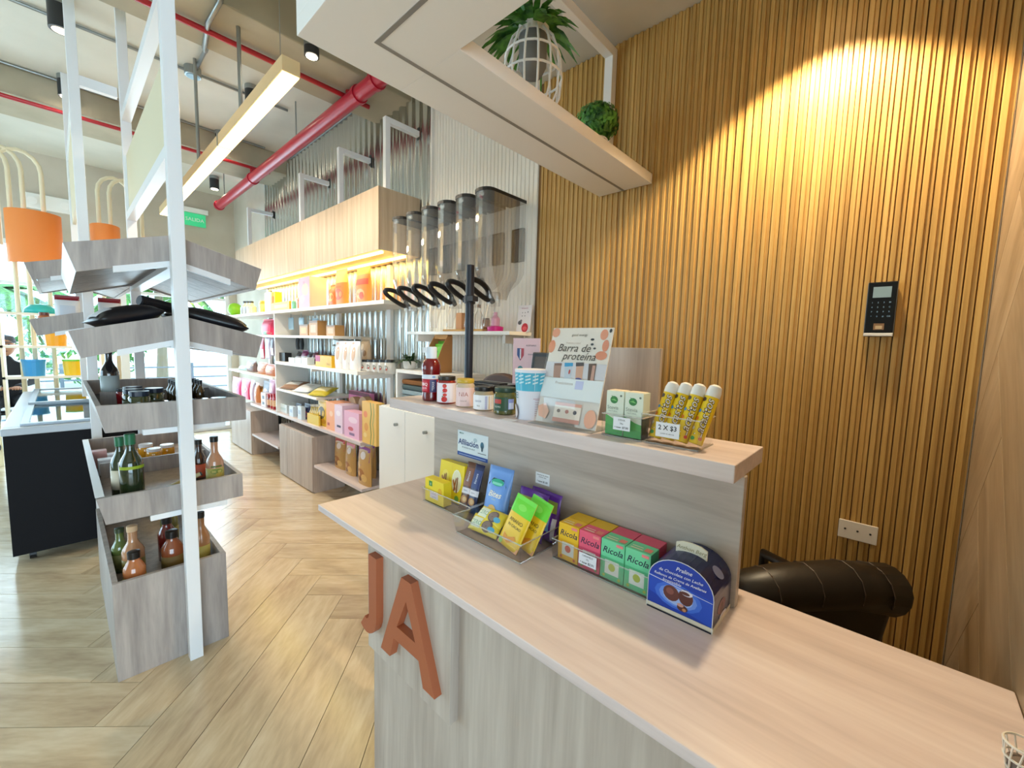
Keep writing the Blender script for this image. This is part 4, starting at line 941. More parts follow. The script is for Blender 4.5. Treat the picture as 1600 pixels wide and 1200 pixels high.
# pouches on the roof tray
def on_roof(x, zpk=1.594): return zpk-.105+.026-abs(x-.362)*(zpk-1.508)/.337
sl_ = math.atan((1.594-1.508)/.337)
for i, (x, y, rz, w, h, lab) in enumerate(((.20, 2.47, .3, .17, .24, 'black bag with a pale tag on the wall-side slope of the roof tray'), (.52, 2.50, -.2, .18, .30, 'black bag on the shelf-side slope of the roof tray'), (.22, 2.85, .1, .17, .26, 'black bag further back on the wall-side slope of the roof tray'), (.52, 2.95, 0, .17, .28, 'black bag further back on the shelf-side slope of the roof tray'))):
    sg = -1 if x < .36 else 1
    t = thing('black_bag', lab, 'bag', (x-sg*.0, y, on_roof(x)+.105), 0)
    m, P = pouch_mesh(h, w, .09, None, .04); mats = [mat('#14141b', .35)]
    m.T = None
    Tm = Matrix.Rotation(sg*sl_, 4, 'Y') @ Matrix.Rotation(rz, 4, 'Z') @ Matrix.Rotation(-HALF, 4, 'X') @ Matrix.Translation((0, 0, -w/2))
    m.v = [tuple(Tm @ Vector(p)) for p in m.v]; m.build('bag', mats[0], t, smooth=True)
    q = MB(Tm); mats = []; draw(q, P, [('r', sg*.22, sg*.47, .22, .80, '#cfd3dc')] if sg > 0 else [('r', -.47, -.22, .22, .80, '#cfd3dc')], mats); q.build('tag', mats, t)
t = thing('black_roll', 'black cylinder lying on top of the bags at the ridge of the roof tray', 'roll', (.335, 2.60, 1.645)); MB().tube([(-.07, 0, .015), (.07, .05, -.015)], .026, 14).build('roll', mat('#17171c', .4), t); MB().tube([(-.075, -.002, .016), (-.07, 0, .015)], .022, 14).build('end_cap', mat('#2a2a32', .4), t)

# ================================================================ CHEST FREEZER AND RACK ABOVE IT
fz = thing('chest_freezer', 'long black chest freezer with a pale rim and sliding glass lids', 'freezer', (.105, 5.26, 0))
FT = Matrix.Translation((-.105, -5.26, 0)); fx0, fx1, fy0, fy1 = -.268, .48, 4.03, 6.50
MB(FT).box((fx0, fy0, .07), (fx1, fy0+.05, .85)).box((fx0, fy1-.05, .07), (fx1, fy1, .85)).box((fx0, fy0+.05, .07), (fx0+.05, fy1-.05, .85)).box((fx1-.05, fy0+.05, .07), (fx1, fy1-.05, .85)).box((fx0+.05, fy0+.05, .07), (fx1-.05, fy1-.05, .2)).build('body', mat('#101016', .6, spec=.2), fz)
MB(FT).box((fx0+.051, fy0+.051, .2), (fx1-.051, fy1-.051, .23)).build('liner', mat('#e8e9ea', .4), fz)
for a, b in (((fx0-.008, fy0-.008), (fx1+.008, fy0+.07)), ((fx0-.008, fy1-.07), (fx1+.008, fy1+.008)), ((fx0-.008, fy0+.07), (fx0+.075, fy1-.07)), ((fx1-.075, fy0+.07), (fx1+.008, fy1-.07))):
    MB(FT).box((*a, .85), (*b, .895)).build('rim', mat('#c3cbd6', .35), fz, bevel=.006)
for y0, y1, z in ((fy0+.07, fy0+1.22, .897), (fy0+1.16, fy1-.07, .912)):
    MB(FT).box((fx0+.08, y0+.04, z), (fx1-.08, y1-.04, z+.006)).build('glass_lid', M_GLASS, fz)
    for a, b in (((fx0+.07, y0), (fx1-.07, y0+.045)), ((fx0+.07, y1-.045), (fx1-.07, y1)), ((fx0+.07, y0+.045), (fx0+.105, y1-.045)), ((fx1-.105, y0+.045), (fx1-.07, y1-.045))):
        MB(FT).box((*a, z-.002), (*b, z+.014)).build('lid_frame', mat('#9aa1a8', .35, metal=.4), fz)
for x in (fx0+.08, fx1-.08):
    for y in (fy0+.1, fy1-.1): MB(FT).tube([(x-.015, y, .032), (x+.015, y, .032)], .032, 12).box((x-.012, y-.012, .03), (x+.012, y+.012, .071)).build('caster', M_BLACK, fz)
for i, (y, c, n) in enumerate(((4.35, '#f2d667', 'pale yellow'), (4.75, '#efe0a2', 'cream'), (5.6, '#e9eef2', 'white'))):
    o = MB().box((-.26, -.16, 0), (.26, .16, .30)).build('frozen_food_carton', mat(c, .5)); o.location = (.105, y, .2305); tag(o, n+' frozen food carton inside the chest freezer', 'box')
rk = thing('overhead_rack', 'two roof-shaped grey wood trays on white posts above the freezer', 'display stand', (.14, 4.65, 0))
KT = Matrix.Translation((-.14, -4.65, 0))
post(rk, KT, .141, 3.925, 0, ZC-.001); post(rk, KT, .141, 5.42, .93, ZC-.001, .045)
GYs = GY; GY = 3.96
zt5 = at(38, 410, 'y', 3.96).z; zt4 = at(44, 499, 'y', 3.96).z
roof_tray(rk, KT, .141, .265, zt5, zt5+.075, .10, 3.955, 5.38, .03, 4)
roof_tray(rk, KT, .141, .262, zt4, zt4+.07, .10, 3.955, 5.38, .03, 4)
GY = GYs
MB(KT).box((.118, 3.95, zt5-.075), (.164, 5.40, zt5-.05)).build('ridge_beam', M_WMET, rk); MB(KT).box((.118, 3.95, zt4-.078), (.164, 5.40, zt4-.055)).build('ridge_beam', M_WMET, rk)
MB(KT).box((.131, 3.95, 2.45), (.151, 5.40, 2.98)).build('sign_panel', mat('#e0cfae', .5), rk)
MB(KT).box((.122, 3.95, 2.98), (.160, 5.40, 3.02)).build('cross_bar', M_WMET, rk); MB(KT).box((.166, 3.905, 3.05), (.34, 3.945, 3.11)).build('link_bar', M_WMET, rk)
# bags on the lower roof tray of the rack
for i, (x, y, lab) in enumerate(((.05, 4.15, 'pale coffee bag with a dark red top on the rack beside the post'), (.255, 4.12, 'pale coffee bag with a dark red base on the other slope of the rack'))):
    t = thing('coffee_bag', lab, 'bag', (x, y, zt4-.025), 0)
    m, P = pouch_mesh(.12, .20, .07, None, .10, True); m.build('bag', mat('#e3e3e6', .45), t, smooth=True)
    mm = MB(); mats = []; draw(mm, P, [('r', -.48, .48, .84, .99, '#8f1e2a'), ('r', -.48, .48, .0, .08, '#8f1e2a'), ('r', -.3, .3, .3, .66, '#cfd6e2')], mats); mm.build('printed_front', mats, t)
for x, y, c, lab in ((-.06, 4.2, '#c9784a', 'small amber jar with a dark lid on the wall-side slope of the rack'),):
    t = thing('amber_jar', lab, 'jar', (x, y, zt4-.055), 0); autosmooth(MB().lathe([(.03, 0), (.032, .08), (.022, .09)], 14).build('jar_body', mat(c, .2), t)); MB().lathe([(.024, .09), (.024, .11), (0, .11)], 14).build('lid', mat('#7a3c2a', .4), t)

# ================================================================ CREAM TUBE TOWER WITH ORANGE DRUMS, TABLE, CUSTOMER
TY = 6.95
tw = thing('tube_display_tower', 'cream tube display tower with orange curved panels beyond the freezer', 'display stand', (0, TY, 0))
tx = [at(p, 300, 'y', TY).x for p in (14, 35, 66, 152, 170)]
for i, x in enumerate(tx[:3]):
    pts = [(x, 0, .0), (x, 0, 3.2)]+[(x-.16+.16*math.cos(a), 0, 3.2+.2*math.sin(a)) for a in (.4, .8, 1.2, 1.57, 1.95, 2.35, 2.75, 3.14)]+[(x-.32, 0, 2.4)]
    MB().tube(pts, .020, 8).build('tube', M_CREAM, tw, smooth=True)
for i, x in enumerate(tx[3:]):
    pts = [(x, 0, .95), (x, 0, 3.15)]+[(x+.14-.14*math.cos(a), 0, 3.15+.18*math.sin(a)) for a in (.4, .8, 1.2, 1.57, 1.95, 2.35, 2.75, 3.14)]+[(x+.28, 0, 2.4)]
    MB().tube(pts, .020, 8).build('tube', M_CREAM, tw, smooth=True)
def drum(xa, xb, z0, z1):
    cx = (xa+xb)/2; r = (xb-xa)/2; m = MB(); n = 20; vs = []; fs = []
    for k in range(n+1):
        a = math.pi*k/n; 
        for rr in (1, .95):
            for z in (z0, z1): vs.append((cx-r*rr*math.cos(a), -.20*rr*math.sin(a)-.03, z))
    for k in range(n):
        o = 4*k; fs += [(o, o+4, o+5, o+1), (o+2, o+3, o+7, o+6), (o+1, o+5, o+7, o+3), (o, o+2, o+6, o+4)]
    fs += [(0, 1, 3, 2), (4*n, 4*n+2, 4*n+3, 4*n+1)]
    m.add(vs, fs); o_ = m.build('curved_panel', M_ORANGE, tw); autosmooth(o_)
drum(at(8, 360, 'y', TY).x, at(97, 360, 'y', TY).x, at(60, 412, 'y', TY-.2).z, at(60, 330, 'y', TY-.2).z)
drum(at(140, 360, 'y', TY).x, at(187, 360, 'y', TY).x, at(165, 385, 'y', TY-.2).z, at(165, 350, 'y', TY-.2).z)
for z in (1.0, 1.33, 1.68):
    MB().box((-.42, -.14, z), (.36, .14, z+.025)).build('shelf_board', mat('#efe7d6', .45), tw)
MB().box((.32, -.14, .02), (.36, .14, 1.7)).build('end_upright', M_CREAM, tw); MB().box((-.42, -.14, .02), (-.40, .14, 1.7)).build('end_upright', M_CREAM, tw)
for x, z, c, lab in ((-.02, 1.355, '#f2a71c', 'yellow-orange tub on the second shelf of the cream tower'), (.10, 1.025, '#f0c31e', 'yellow bucket with a green lid on the first shelf of the cream tower'), (-.20, 1.025, '#3c9ad8', 'blue box on the first shelf of the cream tower')):
    t = thing('storage_tub', lab, 'container', (x, TY-.02, z)); MB().lathe([(.08, 0), (.09, .15), (.092, .16)], 18).build('tub', mat(c, .35), t, smooth=False); MB().lathe([(.095, .16), (.095, .18), (0, .182)], 18).build('lid', mat('#79c832' if 'green' in lab else c, .35), t)
t = thing('turquoise_bowl', 'turquoise bowl upside down on the top shelf of the cream tower', 'bowl', (-.12, TY, 1.705)); MB().lathe([(.13, 0), (.12, .05), (.08, .09), (.0, .105)], 20).build('bowl', mat('#2fb6b4', .3), t, smooth=True)
tb = thing('cafe_table', 'white-topped table at the far end of the shop', 'table', (-.86, 6.95, 0))
MB().box((-.55, -.35, .86), (.40, .35, .90)).build('tabletop', M_WGLOSS, tb, bevel=.004)
for x in (-.5, .35):
    for y in (-.3, .3): MB().box((x-.025, y-.025, 0), (x+.025, y+.025, .86)).build('leg', M_CREAM, tb)
for k, (c, dy) in enumerate((('#2f8fd6', 0), ('#6fd06a', .07))):
    o = MB().box((-.18, -.03, 0), (.18, .03, .025)).build('striped_folder', mat(c, .4)); o.location = (-.72, 6.78+dy, .9005); o.rotation_euler = (0, 0, .25); tag(o, ('blue' if k == 0 else 'green')+' folder lying on the white table', 'folder')
# seated customer, mostly hidden: black top, cap
ch = thing('bar_stool', 'dark bar stool behind the white table', 'stool', (-.43, 7.64, 0))
MB().lathe([(.18, .54), (.19, .55), (.19, .575), (.17, .59), (0, .59)], 20).build('seat', M_BLACK, ch)
for a in range(4): MB().tube([(.12*math.cos(a*HALF+.78), .12*math.sin(a*HALF+.78), .54), (.2*math.cos(a*HALF+.78), .2*math.sin(a*HALF+.78), 0)], .014, 6).build('leg', M_GALV, ch)
def person(loc, rz):
    t = thing('person', 'seated person in a dark top and cap behind the white table', 'person', loc, rz)
    J = {'pel': (0, .0, .74, .13), 'wa': (0, -.01, .90, .125), 'che': (0, -.03, 1.08, .14), 'nb': (0, -.03, 1.21, .06), 'nt': (0, -.045, 1.28, .05),
         'ls': (.16, -.03, 1.15, .058), 'le': (.20, -.12, .97, .042), 'lw': (.10, -.33, .945, .030), 'lh': (.06, -.40, .935, .03),
         'rs': (-.16, -.03, 1.15, .058), 're': (-.20, -.12, .97, .042), 'rw': (-.10, -.33, .945, .030), 'rh': (-.06, -.40, .935, .03),
         'lhp': (.09, -.02, .74, .085), 'lk': (.12, -.40, .72, .06), 'la': (.12, -.34, .30, .04), 'lt': (.12, -.46, .24, .035),
         'rhp': (-.09, -.02, .74, .085), 'rk': (-.12, -.40, .72, .06), 'ra': (-.12, -.34, .30, .04), 'rt': (-.12, -.46, .24, .035)}
    E_ = [('pel', 'wa'), ('wa', 'che'), ('che', 'nb'), ('nb', 'nt'), ('che', 'ls'), ('ls', 'le'), ('le', 'lw'), ('lw', 'lh'), ('che', 'rs'), ('rs', 're'), ('re', 'rw'), ('rw', 'rh'), ('pel', 'lhp'), ('lhp', 'lk'), ('lk', 'la'), ('la', 'lt'), ('pel', 'rhp'), ('rhp', 'rk'), ('rk', 'ra'), ('ra', 'rt')]
    ks = list(J); me = D.meshes.new('body'); me.from_pydata([J[k][:3] for k in ks], [(ks.index(a), ks.index(b)) for a, b in E_], [])
    me.materials.append(mat('#1d1e26', .8)); o = link('body', me, t)
    sk = o.modifiers.new('skin', 'SKIN'); o.modifiers.new('sub', 'SUBSURF').levels = 2; o.modifiers['sub'].render_levels = 2
    for i, k in enumerate(ks):
        me.skin_vertices[0].data[i].radius = (J[k][3],)*2; me.skin_vertices[0].data[i].use_root = (k == 'pel')
    skin = mat('#c08a6c', .55)
    hd = MB(); hd.sphere((0, -.06, 1.385), .1, 16, 12, sc=(.78, .95, 1.18)); hd.sphere((0, -.155, 1.375), .016, 8, 6, sc=(.8, 1, 1.3)); hd.sphere((.078, -.05, 1.38), .022, 8, 6, sc=(.5, 1, 1.4)); hd.sphere((-.078, -.05, 1.38), .022, 8, 6, sc=(.5, 1, 1.4))
    hd.build('head', skin, t, smooth=True)
    ey = MB(); ey.sphere((.03, -.146, 1.40), .010); ey.sphere((-.03, -.146, 1.40), .010); ey.build('eyes', mat('#1c1714', .3), t)
    MB().sphere((0, -.146, 1.325), .02, 8, 5, sc=(1.2, .5, .3)).build('mouth', mat('#96584a', .5), t)
    MB().lathe([(.083, 1.42), (.086, 1.45), (.07, 1.495), (.0, 1.515)], 18, (0, -.05, 0)).box((-.06, -.22, 1.425), (.06, -.12, 1.434)).build('cap', mat('#54565e', .8), t)
    for sg in (1, -1):
        hm = MB()
        hm.sphere((sg*.06, -.41, .925), .042, 10, 7, sc=(.9, 1, .45))
        for k in range(4): hm.tube([(sg*.06+(k-1.5)*.018, -.44, .925), (sg*.06+(k-1.5)*.019, -.475-.006*(1-abs(k-1.5)), .923), (sg*.06+(k-1.5)*.019, -.497-.008*(1-abs(k-1.5)), .913)], [.009, .008, .007], 6)
        hm.tube([(sg*.06-sg*.035, -.40, .925), (sg*.06-sg*.055, -.43, .92), (sg*.06-sg*.055, -.452, .915)], [.011, .009, .008], 6)
        hm.build('hand', skin, t, smooth=True)
person((-.43, 7.62, -.05), .05)
# ================================================================ WALL SHELVING
SX = 1.61
su = thing('shelving_unit', 'white and beige wall shelving on the corrugated metal wall', 'shelving', (1.8, 4.8, 0))
ST = Matrix.Translation((-1.8, -4.8, 0))
def sbox(name, a, b, m, bev=.0015, parent=None): return MB(ST).box(a, b).build(name, m, parent or su, bevel=bev)
WX = 1.965                                             # crests of the corrugated sheet
M_SH = mat('#ece6dc', .4)
sbox('top_shelf', (SX, 2.765, 1.775), (WX, 6.95, 1.805), M_SH)
sbox('shelf_board', (SX, 3.60, 1.515), (WX, 5.70, 1.540), M_SH)
sbox('shelf_board', (SX, 3.17, 1.225), (WX, 5.07, 1.255), M_SH)
sbox('shelf_board', (SX, 3.97, .935), (WX, 5.04, .960), M_SH)
sbox('long_shelf', (SX, 3.13, .655), (WX, 5.005, .683), M_TOP)
sbox('long_shelf', (SX, 5.01, .655), (WX, 5.98, .683), M_TOP)
sbox('bottom_shelf', (SX, 3.11, .275), (WX, 4.05, .300), M_TOP)
sbox('bottom_shelf', (SX, 5.03, .265), (WX, 5.96, .290), M_TOP)
sbox('shelf_board', (SX, 5.15, 1.04), (WX, 6.95, 1.065), M_SH)
for y in (3.25, 4.22, 5.22, 6.30): sbox('wall_upright', (1.935, y-.03, 0), (WX+.002, y+.03, 2.15), M_WHITE)
sbox('partition', (SX+.01, 5.07, .683), (WX, 5.09, 1.80), M_WHITE)
for y in (3.22, 4.2, 5.2):
    for z in (1.225, .655): sbox('shelf_bracket', (1.66, y-.008, z-.035), (1.935, y+.008, z), M_WHITE, 0)
def base_cab(y0, y1, h, label):
    c = thing('base_cabinet', label, 'cabinet', ((SX+WX)/2, (y0+y1)/2, 0)); T = Matrix.Translation((-(SX+WX)/2, -(y0+y1)/2, 0))
    MB(T).box((SX+.02, y0, .0), (1.934, y1, h)).build('carcass', M_BASE, c, bevel=.0015)
    ym = y0+(y1-y0)*.74
    for a, b in ((y0, ym-.0015), (ym+.0015, y1)): MB(T).box((SX, a+.001, .012), (SX+.0195, b-.001, h-.004)).build('door', M_BASE, c, bevel=.0015)
base_cab(4.09, 4.98, .563, 'grey-beige two-door base cabinet under the long shelf')
base_cab(6.0, 6.9, .57, 'grey-beige base cabinet at the far end of the shelf wall')
# overhead cabinets
oc = thing('overhead_cabinet', 'long beige wood overhead cabinet with glowing strip lights below', 'cabinet', (1.8, 4.6, 2.17))
OT = Matrix.Translation((-1.8, -4.6, -2.17))
MB(OT).box((SX+.02, 2.835, 2.17), (WX, 6.42, 2.615)).build('carcass', M_BEIGE, oc, bevel=.0015)
for i in range(5):
    a = 2.836+.7168*i; MB(OT).box((SX, a+.001, 2.168), (SX+.0195, a+.7155, 2.617)).build('door', M_BEIGE, oc, bevel=.0015)
M_LED = mat('#ffd83a', .4, emit=14.)
M_LED2 = mat('#ffe27a', .4, emit=5.)
for x in (1.645, 1.84): MB(OT).box((x, 2.86, 2.152), (x+.018, 6.38, 2.169)).build('led_strip', M_LED2, oc)
light('cabinet_strip_glow', 'AREA', (1.78, 4.6, 2.145), 11, (1.0, .76, .10), to=(1.78, 4.6, 0), shape='RECTANGLE', size=.22, size_y=3.4)
# white tube frames above the cabinet
for y in (2.86, 3.60, 4.44, 6.10):
    q = MB(OT).box((1.67, y-.02, 2.6155), (1.71, y+.02, 3.118)).box((1.71, y-.02, 3.078), (1.96, y+.02, 3.118)).build('tube_frame', M_WMET, oc, bevel=.002); q['label'] = 'white square tube frame'
    MB(OT).box((1.96, y-.014, 3.06), (1.966, y+.014, 3.15)).box((1.943, y-.014, 3.118), (1.96, y+.014, 3.124)).build('wall_hook', mat('#3a3d3c', .5), q)
# ---- goods on the shelves (front line at x given; pixel edges of the photo turned into y and z on that plane)
def span(xl, xr, yt, yb, x):
    a, b = at(xl, yb, 'x', x), at(xr, yb, 'x', x); return (a.y+b.y)/2, abs(a.y-b.y), at((xl+xr)/2, yt, 'x', x).z
def good(kind, name, label, cat, xl, xr, yt, yb, x, z, c, ops, group=None, d=.07, wscale=1., **k):
    y, w, zt = span(xl, xr, yt, yb, x); w *= wscale; h = max(.02, zt-z)
    if kind == 'box': return carton(name, label, cat, x+d/2, y, z+.0005, w, d, h, c, ops, group, one=True, **k)
    if kind == 'bag': return pouch(name, label, cat, x+d/2, y, z+.0005, w, h, d, mat(c, .4), ops, group, one=True, fb=True, **k)
    t = thing(name, label, cat, (x+w/2, y, z+.0005), RZ, group)
    r = w/2
    if kind == 'jar':
        autosmooth(MB().lathe([(r*.92, 0), (r, h*.04), (r, h*.74), (r*.88, h*.80)], 14).build('jar_body', mat(c, .15, coat=.5), t)); MB().lathe([(r*.95, h*.80), (r*.95, h*.98), (r*.9, h), (0, h)], 14).build('lid', mat(k.get('lid', '#17171a'), .35), t)
        if ops: printed(cylmap(r*1.01, h), ops, t)
    if kind == 'bottle':
        autosmooth(MB().lathe([(r*.92, 0), (r, h*.03), (r, h*.55), (r*.45, h*.72), (r*.4, h*.86)], 14).build('glass', mat(c, .15, coat=.5), t)); MB().lathe([(r*.46, h*.86), (r*.46, h), (0, h)], 12).build('cap', mat(k.get('lid', '#17171a'), .35), t)
        if ops: printed(cylmap(r*1.01, h), ops, t)
    return t
z1, z2s, z3s, z4, z5, z6, z7 = 1.805, 1.540, 1.255, .960, .683, .300, 1.065
# top shelf
good('bag', 'orange_snack_bag', 'large orange snack bag with a yellow seal near the dispenser end of the top shelf', 'snack bag', 552, 573, 416, 466, 1.66, z1, '#ef8a3a', [('r', -.5, .5, .78, 1, '#f3b33a'), ('r', -.45, .45, .5, .66, '#e2553a'), ('e', 0, .25, .3, .14, '#f4b27a'), ('e', .1, .2, .16, .1, '#d9542e')])
good('bag', 'orange_snack_bag', 'tall orange snack bag in the middle of the top shelf', 'snack bag', 520, 537, 420, 468, 1.66, z1, '#f0853a', [('r', -.5, .5, .62, 1, '#f6c66a'), ('e', 0, .3, .34, .16, '#e25a2c'), ('t', 'CRUNCH', 0, .5, .022, '#c33a22')])
good('bag', 'orange_snack_bag', 'shorter orange snack bag leaning on the tall one on the top shelf', 'snack bag', 511, 522, 444, 469, 1.65, z1, '#e8742c', [('e', 0, .4, .32, .2, '#f5b45c')])
good('box', 'gift_box', 'tall pink box with a yellow side on the top shelf', 'box', 467, 484, 433, 472, 1.64, z1, '#f0a0b0', [('e', .1, .6, .3, .2, '#f6c3a0'), ('e', -.15, .3, .26, .14, '#cfa9e0'), ('t', 'TE', 0, .8, .04, '#e7657a')], d=.16)
good('box', 'yellow_flat_pack', 'flat yellow pack lying on the top shelf', 'pack', 423, 452, 472, 480, 1.64, z1, '#f6b62a', [('r', -.3, .4, .3, .7, '#f7d77c')])
good('jar', 'green_cup', 'small green cup on the top shelf', 'cup', 452, 459, 470, 478, 1.64, z1, '#6fb58c', [], lid='#8fd0a8')
good('jar', 'orange_can', 'small orange can on the top shelf', 'can', 460, 467, 465, 477, 1.64, z1, '#ef8a5c', [], lid='#f2b49a')
good('box', 'white_carton', 'white carton standing towards the far end of the top shelf', 'box', 414, 423, 457, 484, 1.64, z1, '#e9eef0', [('r', -.3, .3, .5, .7, '#cfe2ea')])
good('box', 'yellow_carton', 'small yellow carton beside the white carton on the top shelf', 'box', 424, 430, 456, 480, 1.66, z1, '#f4c53a', [('e', 0, .6, .3, .2, '#e8862a')])
good('jar', 'yellow_candle', 'yellow jar at the far end of the top shelf', 'jar', 401, 409, 470, 482, 1.64, z1, '#f2cf3a', [], lid='#e8b23a')
for i, (a, b) in enumerate(((374, 378), (379, 383), (384, 388))):
    good('bottle', 'spice_bottle', 'slim grey spice bottle in a row at the far end of the top shelf', 'bottle', a, b, 470, 487, 1.64, z1, '#b9bec6', [], 'spice bottles at the far end of the top shelf', lid='#3a3f4a')
t = thing('green_gift_ball', 'lime green round gift at the far end of the top shelf', 'ornament', (1.70, at(367, 478, 'x', 1.70).y, z1)); MB().sphere((0, 0, .09), .09, 14, 10).build('ball', mat('#8fd02a', .4), t, smooth=True); MB().lathe([(.03, .0), (.03, .004)], 12).build('stand', mat('#8a8a80', .5), t)
# second shelf
good('bag', 'red_gift_bag', 'bright red gift bag on the second shelf', 'bag', 404, 421, 498, 521, 1.68, z2s, '#e11c4e', [('e', .15, .12, .3, .12, '#7fae8c')], d=.12)
for a, b, yt, lab in ((468, 481, 507, 'orange lantern box next to the tall brown one on the second shelf'), (483, 496, 501, 'tall brown lantern box on the second shelf'), (510, 523, 508, 'brown lantern box standing alone on the second shelf')):
    t = good('box', 'lantern_box', lab, 'box', a, b, yt, 522, 1.66, z2s, '#b98a52', [('r', -.32, .32, .2, .72, '#e8a95c' if 'orange' in lab else '#cbb08a'), ('r', -.5, .5, .86, 1, '#7c5a34')], d=.09)
# hanging blue pouches below the top shelf
for a, b, yt, yb in ((448, 456, 496, 515), (464, 472, 496, 508), (485, 494, 497, 507)):
    y, w, zt = span(a, b, yt, yb, 1.72); zb2 = at((a+b)/2, yb, 'x', 1.72).z
    t = thing('hanging_pouch', 'pale blue pouch hanging from a hook under the top shelf', 'pouch', (1.74, y, zb2), RZ, 'blue pouches hanging under the top shelf')
    m, P = pouch_mesh(w, zt-zb2, .02, None, .1); m.build('bag', mat('#a9cbe0', .4), t, smooth=True)
    MB().tube([(0, 0, zt-zb2-.01), (0, 0, 1.775-zb2)], .003, 5).build('hook', M_GALV, t)
# third shelf
for a, b, yb, c, lab in ((519, 534, 571, '#d1342e', 'white almond bag with a red corner on the third shelf'), (532, 545, 573, '#4a2a86', 'white almond bag with a purple corner on the third shelf'), (543, 559, 577, '#e8941e', 'white almond bag with an orange corner on the third shelf')):
    good('bag', 'almond_bag', lab, 'snack bag', a, b, 533, yb, 1.64, z3s, '#efece9', [('p', [(-.3, .0), (.4, .0), (.4, .25), (.0, .38)], c), ('e', .05, .56, .2, .24, '#d3a884'), ('p', [(-.35, .95), (-.1, .95), (-.35, .6)], '#f2b49c')], d=.06, wscale=.86)
good('bag', 'patterned_bag', 'tall brown patterned bag behind the row of jars on the third shelf', 'snack bag', 559, 573, 527, 566, 1.80, z3s, '#b9a184', [('e', -.2, .3, .16, .1, '#8a6c4c'), ('e', .2, .5, .16, .1, '#8a6c4c'), ('e', -.1, .7, .16, .1, '#e3d6c2'), ('e', .2, .2, .1, .06, '#e3d6c2')])
for i in range(5):
    good('jar', 'spice_jar', 'white printed jar with black lid, '+('first', 'second', 'third', 'fourth', 'fifth')[i]+' from the almond bags on the third shelf', 'jar', 560+9.4*i, 569+9.4*i, 562, 578, 1.69, z3s, '#dcd7cf', [('e', 0, .4, .2, .2, '#8f8a80'), ('e', .1, .3, .06, .08, '#c7564a')], 'black-lidded jars on the third shelf')
t = thing('storage_jar', 'large clear jar with a silver lid behind the almond bags', 'jar', (1.85, at(537, 540, 'x', 1.85).y, z3s)); autosmooth(MB().lathe([(.10, 0), (.11, .01), (.11, .19), (.09, .21)], 22).build('jar_body', M_JARGL, t)); MB().lathe([(.095, .21), (.095, .25), (.09, .255), (0, .255)], 22).build('lid', M_GALV, t)
MB().lathe([(.098, .006), (.104, .09), (0, .1)], 18).build('contents', mat('#8d8478', .8), t)
good('box', 'chocolate_bar_box', 'wide yellow box with a magenta corner on the third shelf', 'box', 493, 518, 556, 568, 1.63, z3s, '#eab61e', [('r', -.5, -.2, .45, 1, '#b3246a'), ('t', 'Choco', .3, .3, .03, '#6a3a12')], d=.10)
for a, b in ((451, 460), (461, 470), (471, 480)): good('box', 'tissue_pack', 'small white pack in a row on the third shelf', 'pack', a, b, 559, 566, 1.64, z3s, '#e3edf2', [('r', -.4, .4, .2, .5, '#c8dbe6')], 'white packs on the third shelf')
good('box', 'black_case', 'small black case on the third shelf', 'case', 433, 445, 551, 560, 1.66, z3s, '#141416', [])
for a, b, yt, c in ((460, 467, 549, '#2a2026'), (468, 476, 547, '#8a2e5e'), (477, 484, 550, '#3a2a30'), (485, 491, 549, '#5c2438')): good('bag', 'sock_pair', 'dark rolled pair of socks heaped on the third shelf', 'socks', a, b, yt, 560, 1.74, z3s, c, [('r', -.5, .5, .4, .55, '#d9d0d6')], 'rolled socks on the third shelf', d=.08)
# hanging black items between shelves two and three
for a, b in ((460, 465), (466, 471)):
    y, w, zt = span(a, b, 527, 546, 1.70); zb2 = at(a, 546, 'x', 1.70).z; t = thing('hanging_sock', 'black sock hanging below the second shelf', 'sock', (1.72, y, zb2), RZ, 'black socks hanging below the second shelf')
    m, P = pouch_mesh(w, zt-zb2, .03, None, .03); m.build('sock', mat('#131317', .8), t, smooth=True); MB().tube([(0, 0, zt-zb2-.005), (0, 0, 1.515-zb2)], .003, 5).build('hook', M_GALV, t)
# far bay
for a, b, yt, yb, c, lab in ((399, 413, 566, 588, '#c8763a', 'bag of golden pastries, far bay'), (411, 427, 569, 587, '#b5612a', 'bag of brown pastries beside the golden ones, far bay'), (382, 395, 563, 584, '#7a5546', 'dark brown pastry bag, far bay'), (370, 382, 572, 586, '#c3dfe0', 'pale blue pack at the end of the far bay')):
    good('bag', 'pastry_bag', lab, 'snack bag', a, b, yt, yb, 1.66, z7, c, [('e', -.1, .4, .3, .14, '#e3a05c'), ('e', .15, .6, .25, .1, '#f0d2a8')], d=.09)
for a, b, yt, yb, c, lab in ((405, 411, 527, 560, '#c2123f', 'red-topped hanging pack in the far bay'), (413, 420, 527, 560, '#c9b9d2', 'lilac hanging pack in the far bay'), (421, 426, 528, 556, '#7a6a78', 'grey hanging pack in the far bay')):
    y, w, zt = span(a, b, yt, yb, 1.66); zb2 = at(a, yb, 'x', 1.66).z; t = thing('hanging_pack', lab, 'pack', (1.68, y, zb2), RZ); m, P = pouch_mesh(w, zt-zb2, .03, None, .05); m.build('bag', mat(c, .4), t, smooth=True); printed(P, [('r', -.4, .4, .05, .45, '#eceaf0')], t, 'printed_front'); MB().tube([(0, 0, zt-zb2-.005), (0, 0, max(zt-zb2, 1.514-zb2))], .003, 5).build('hook', M_GALV, t)
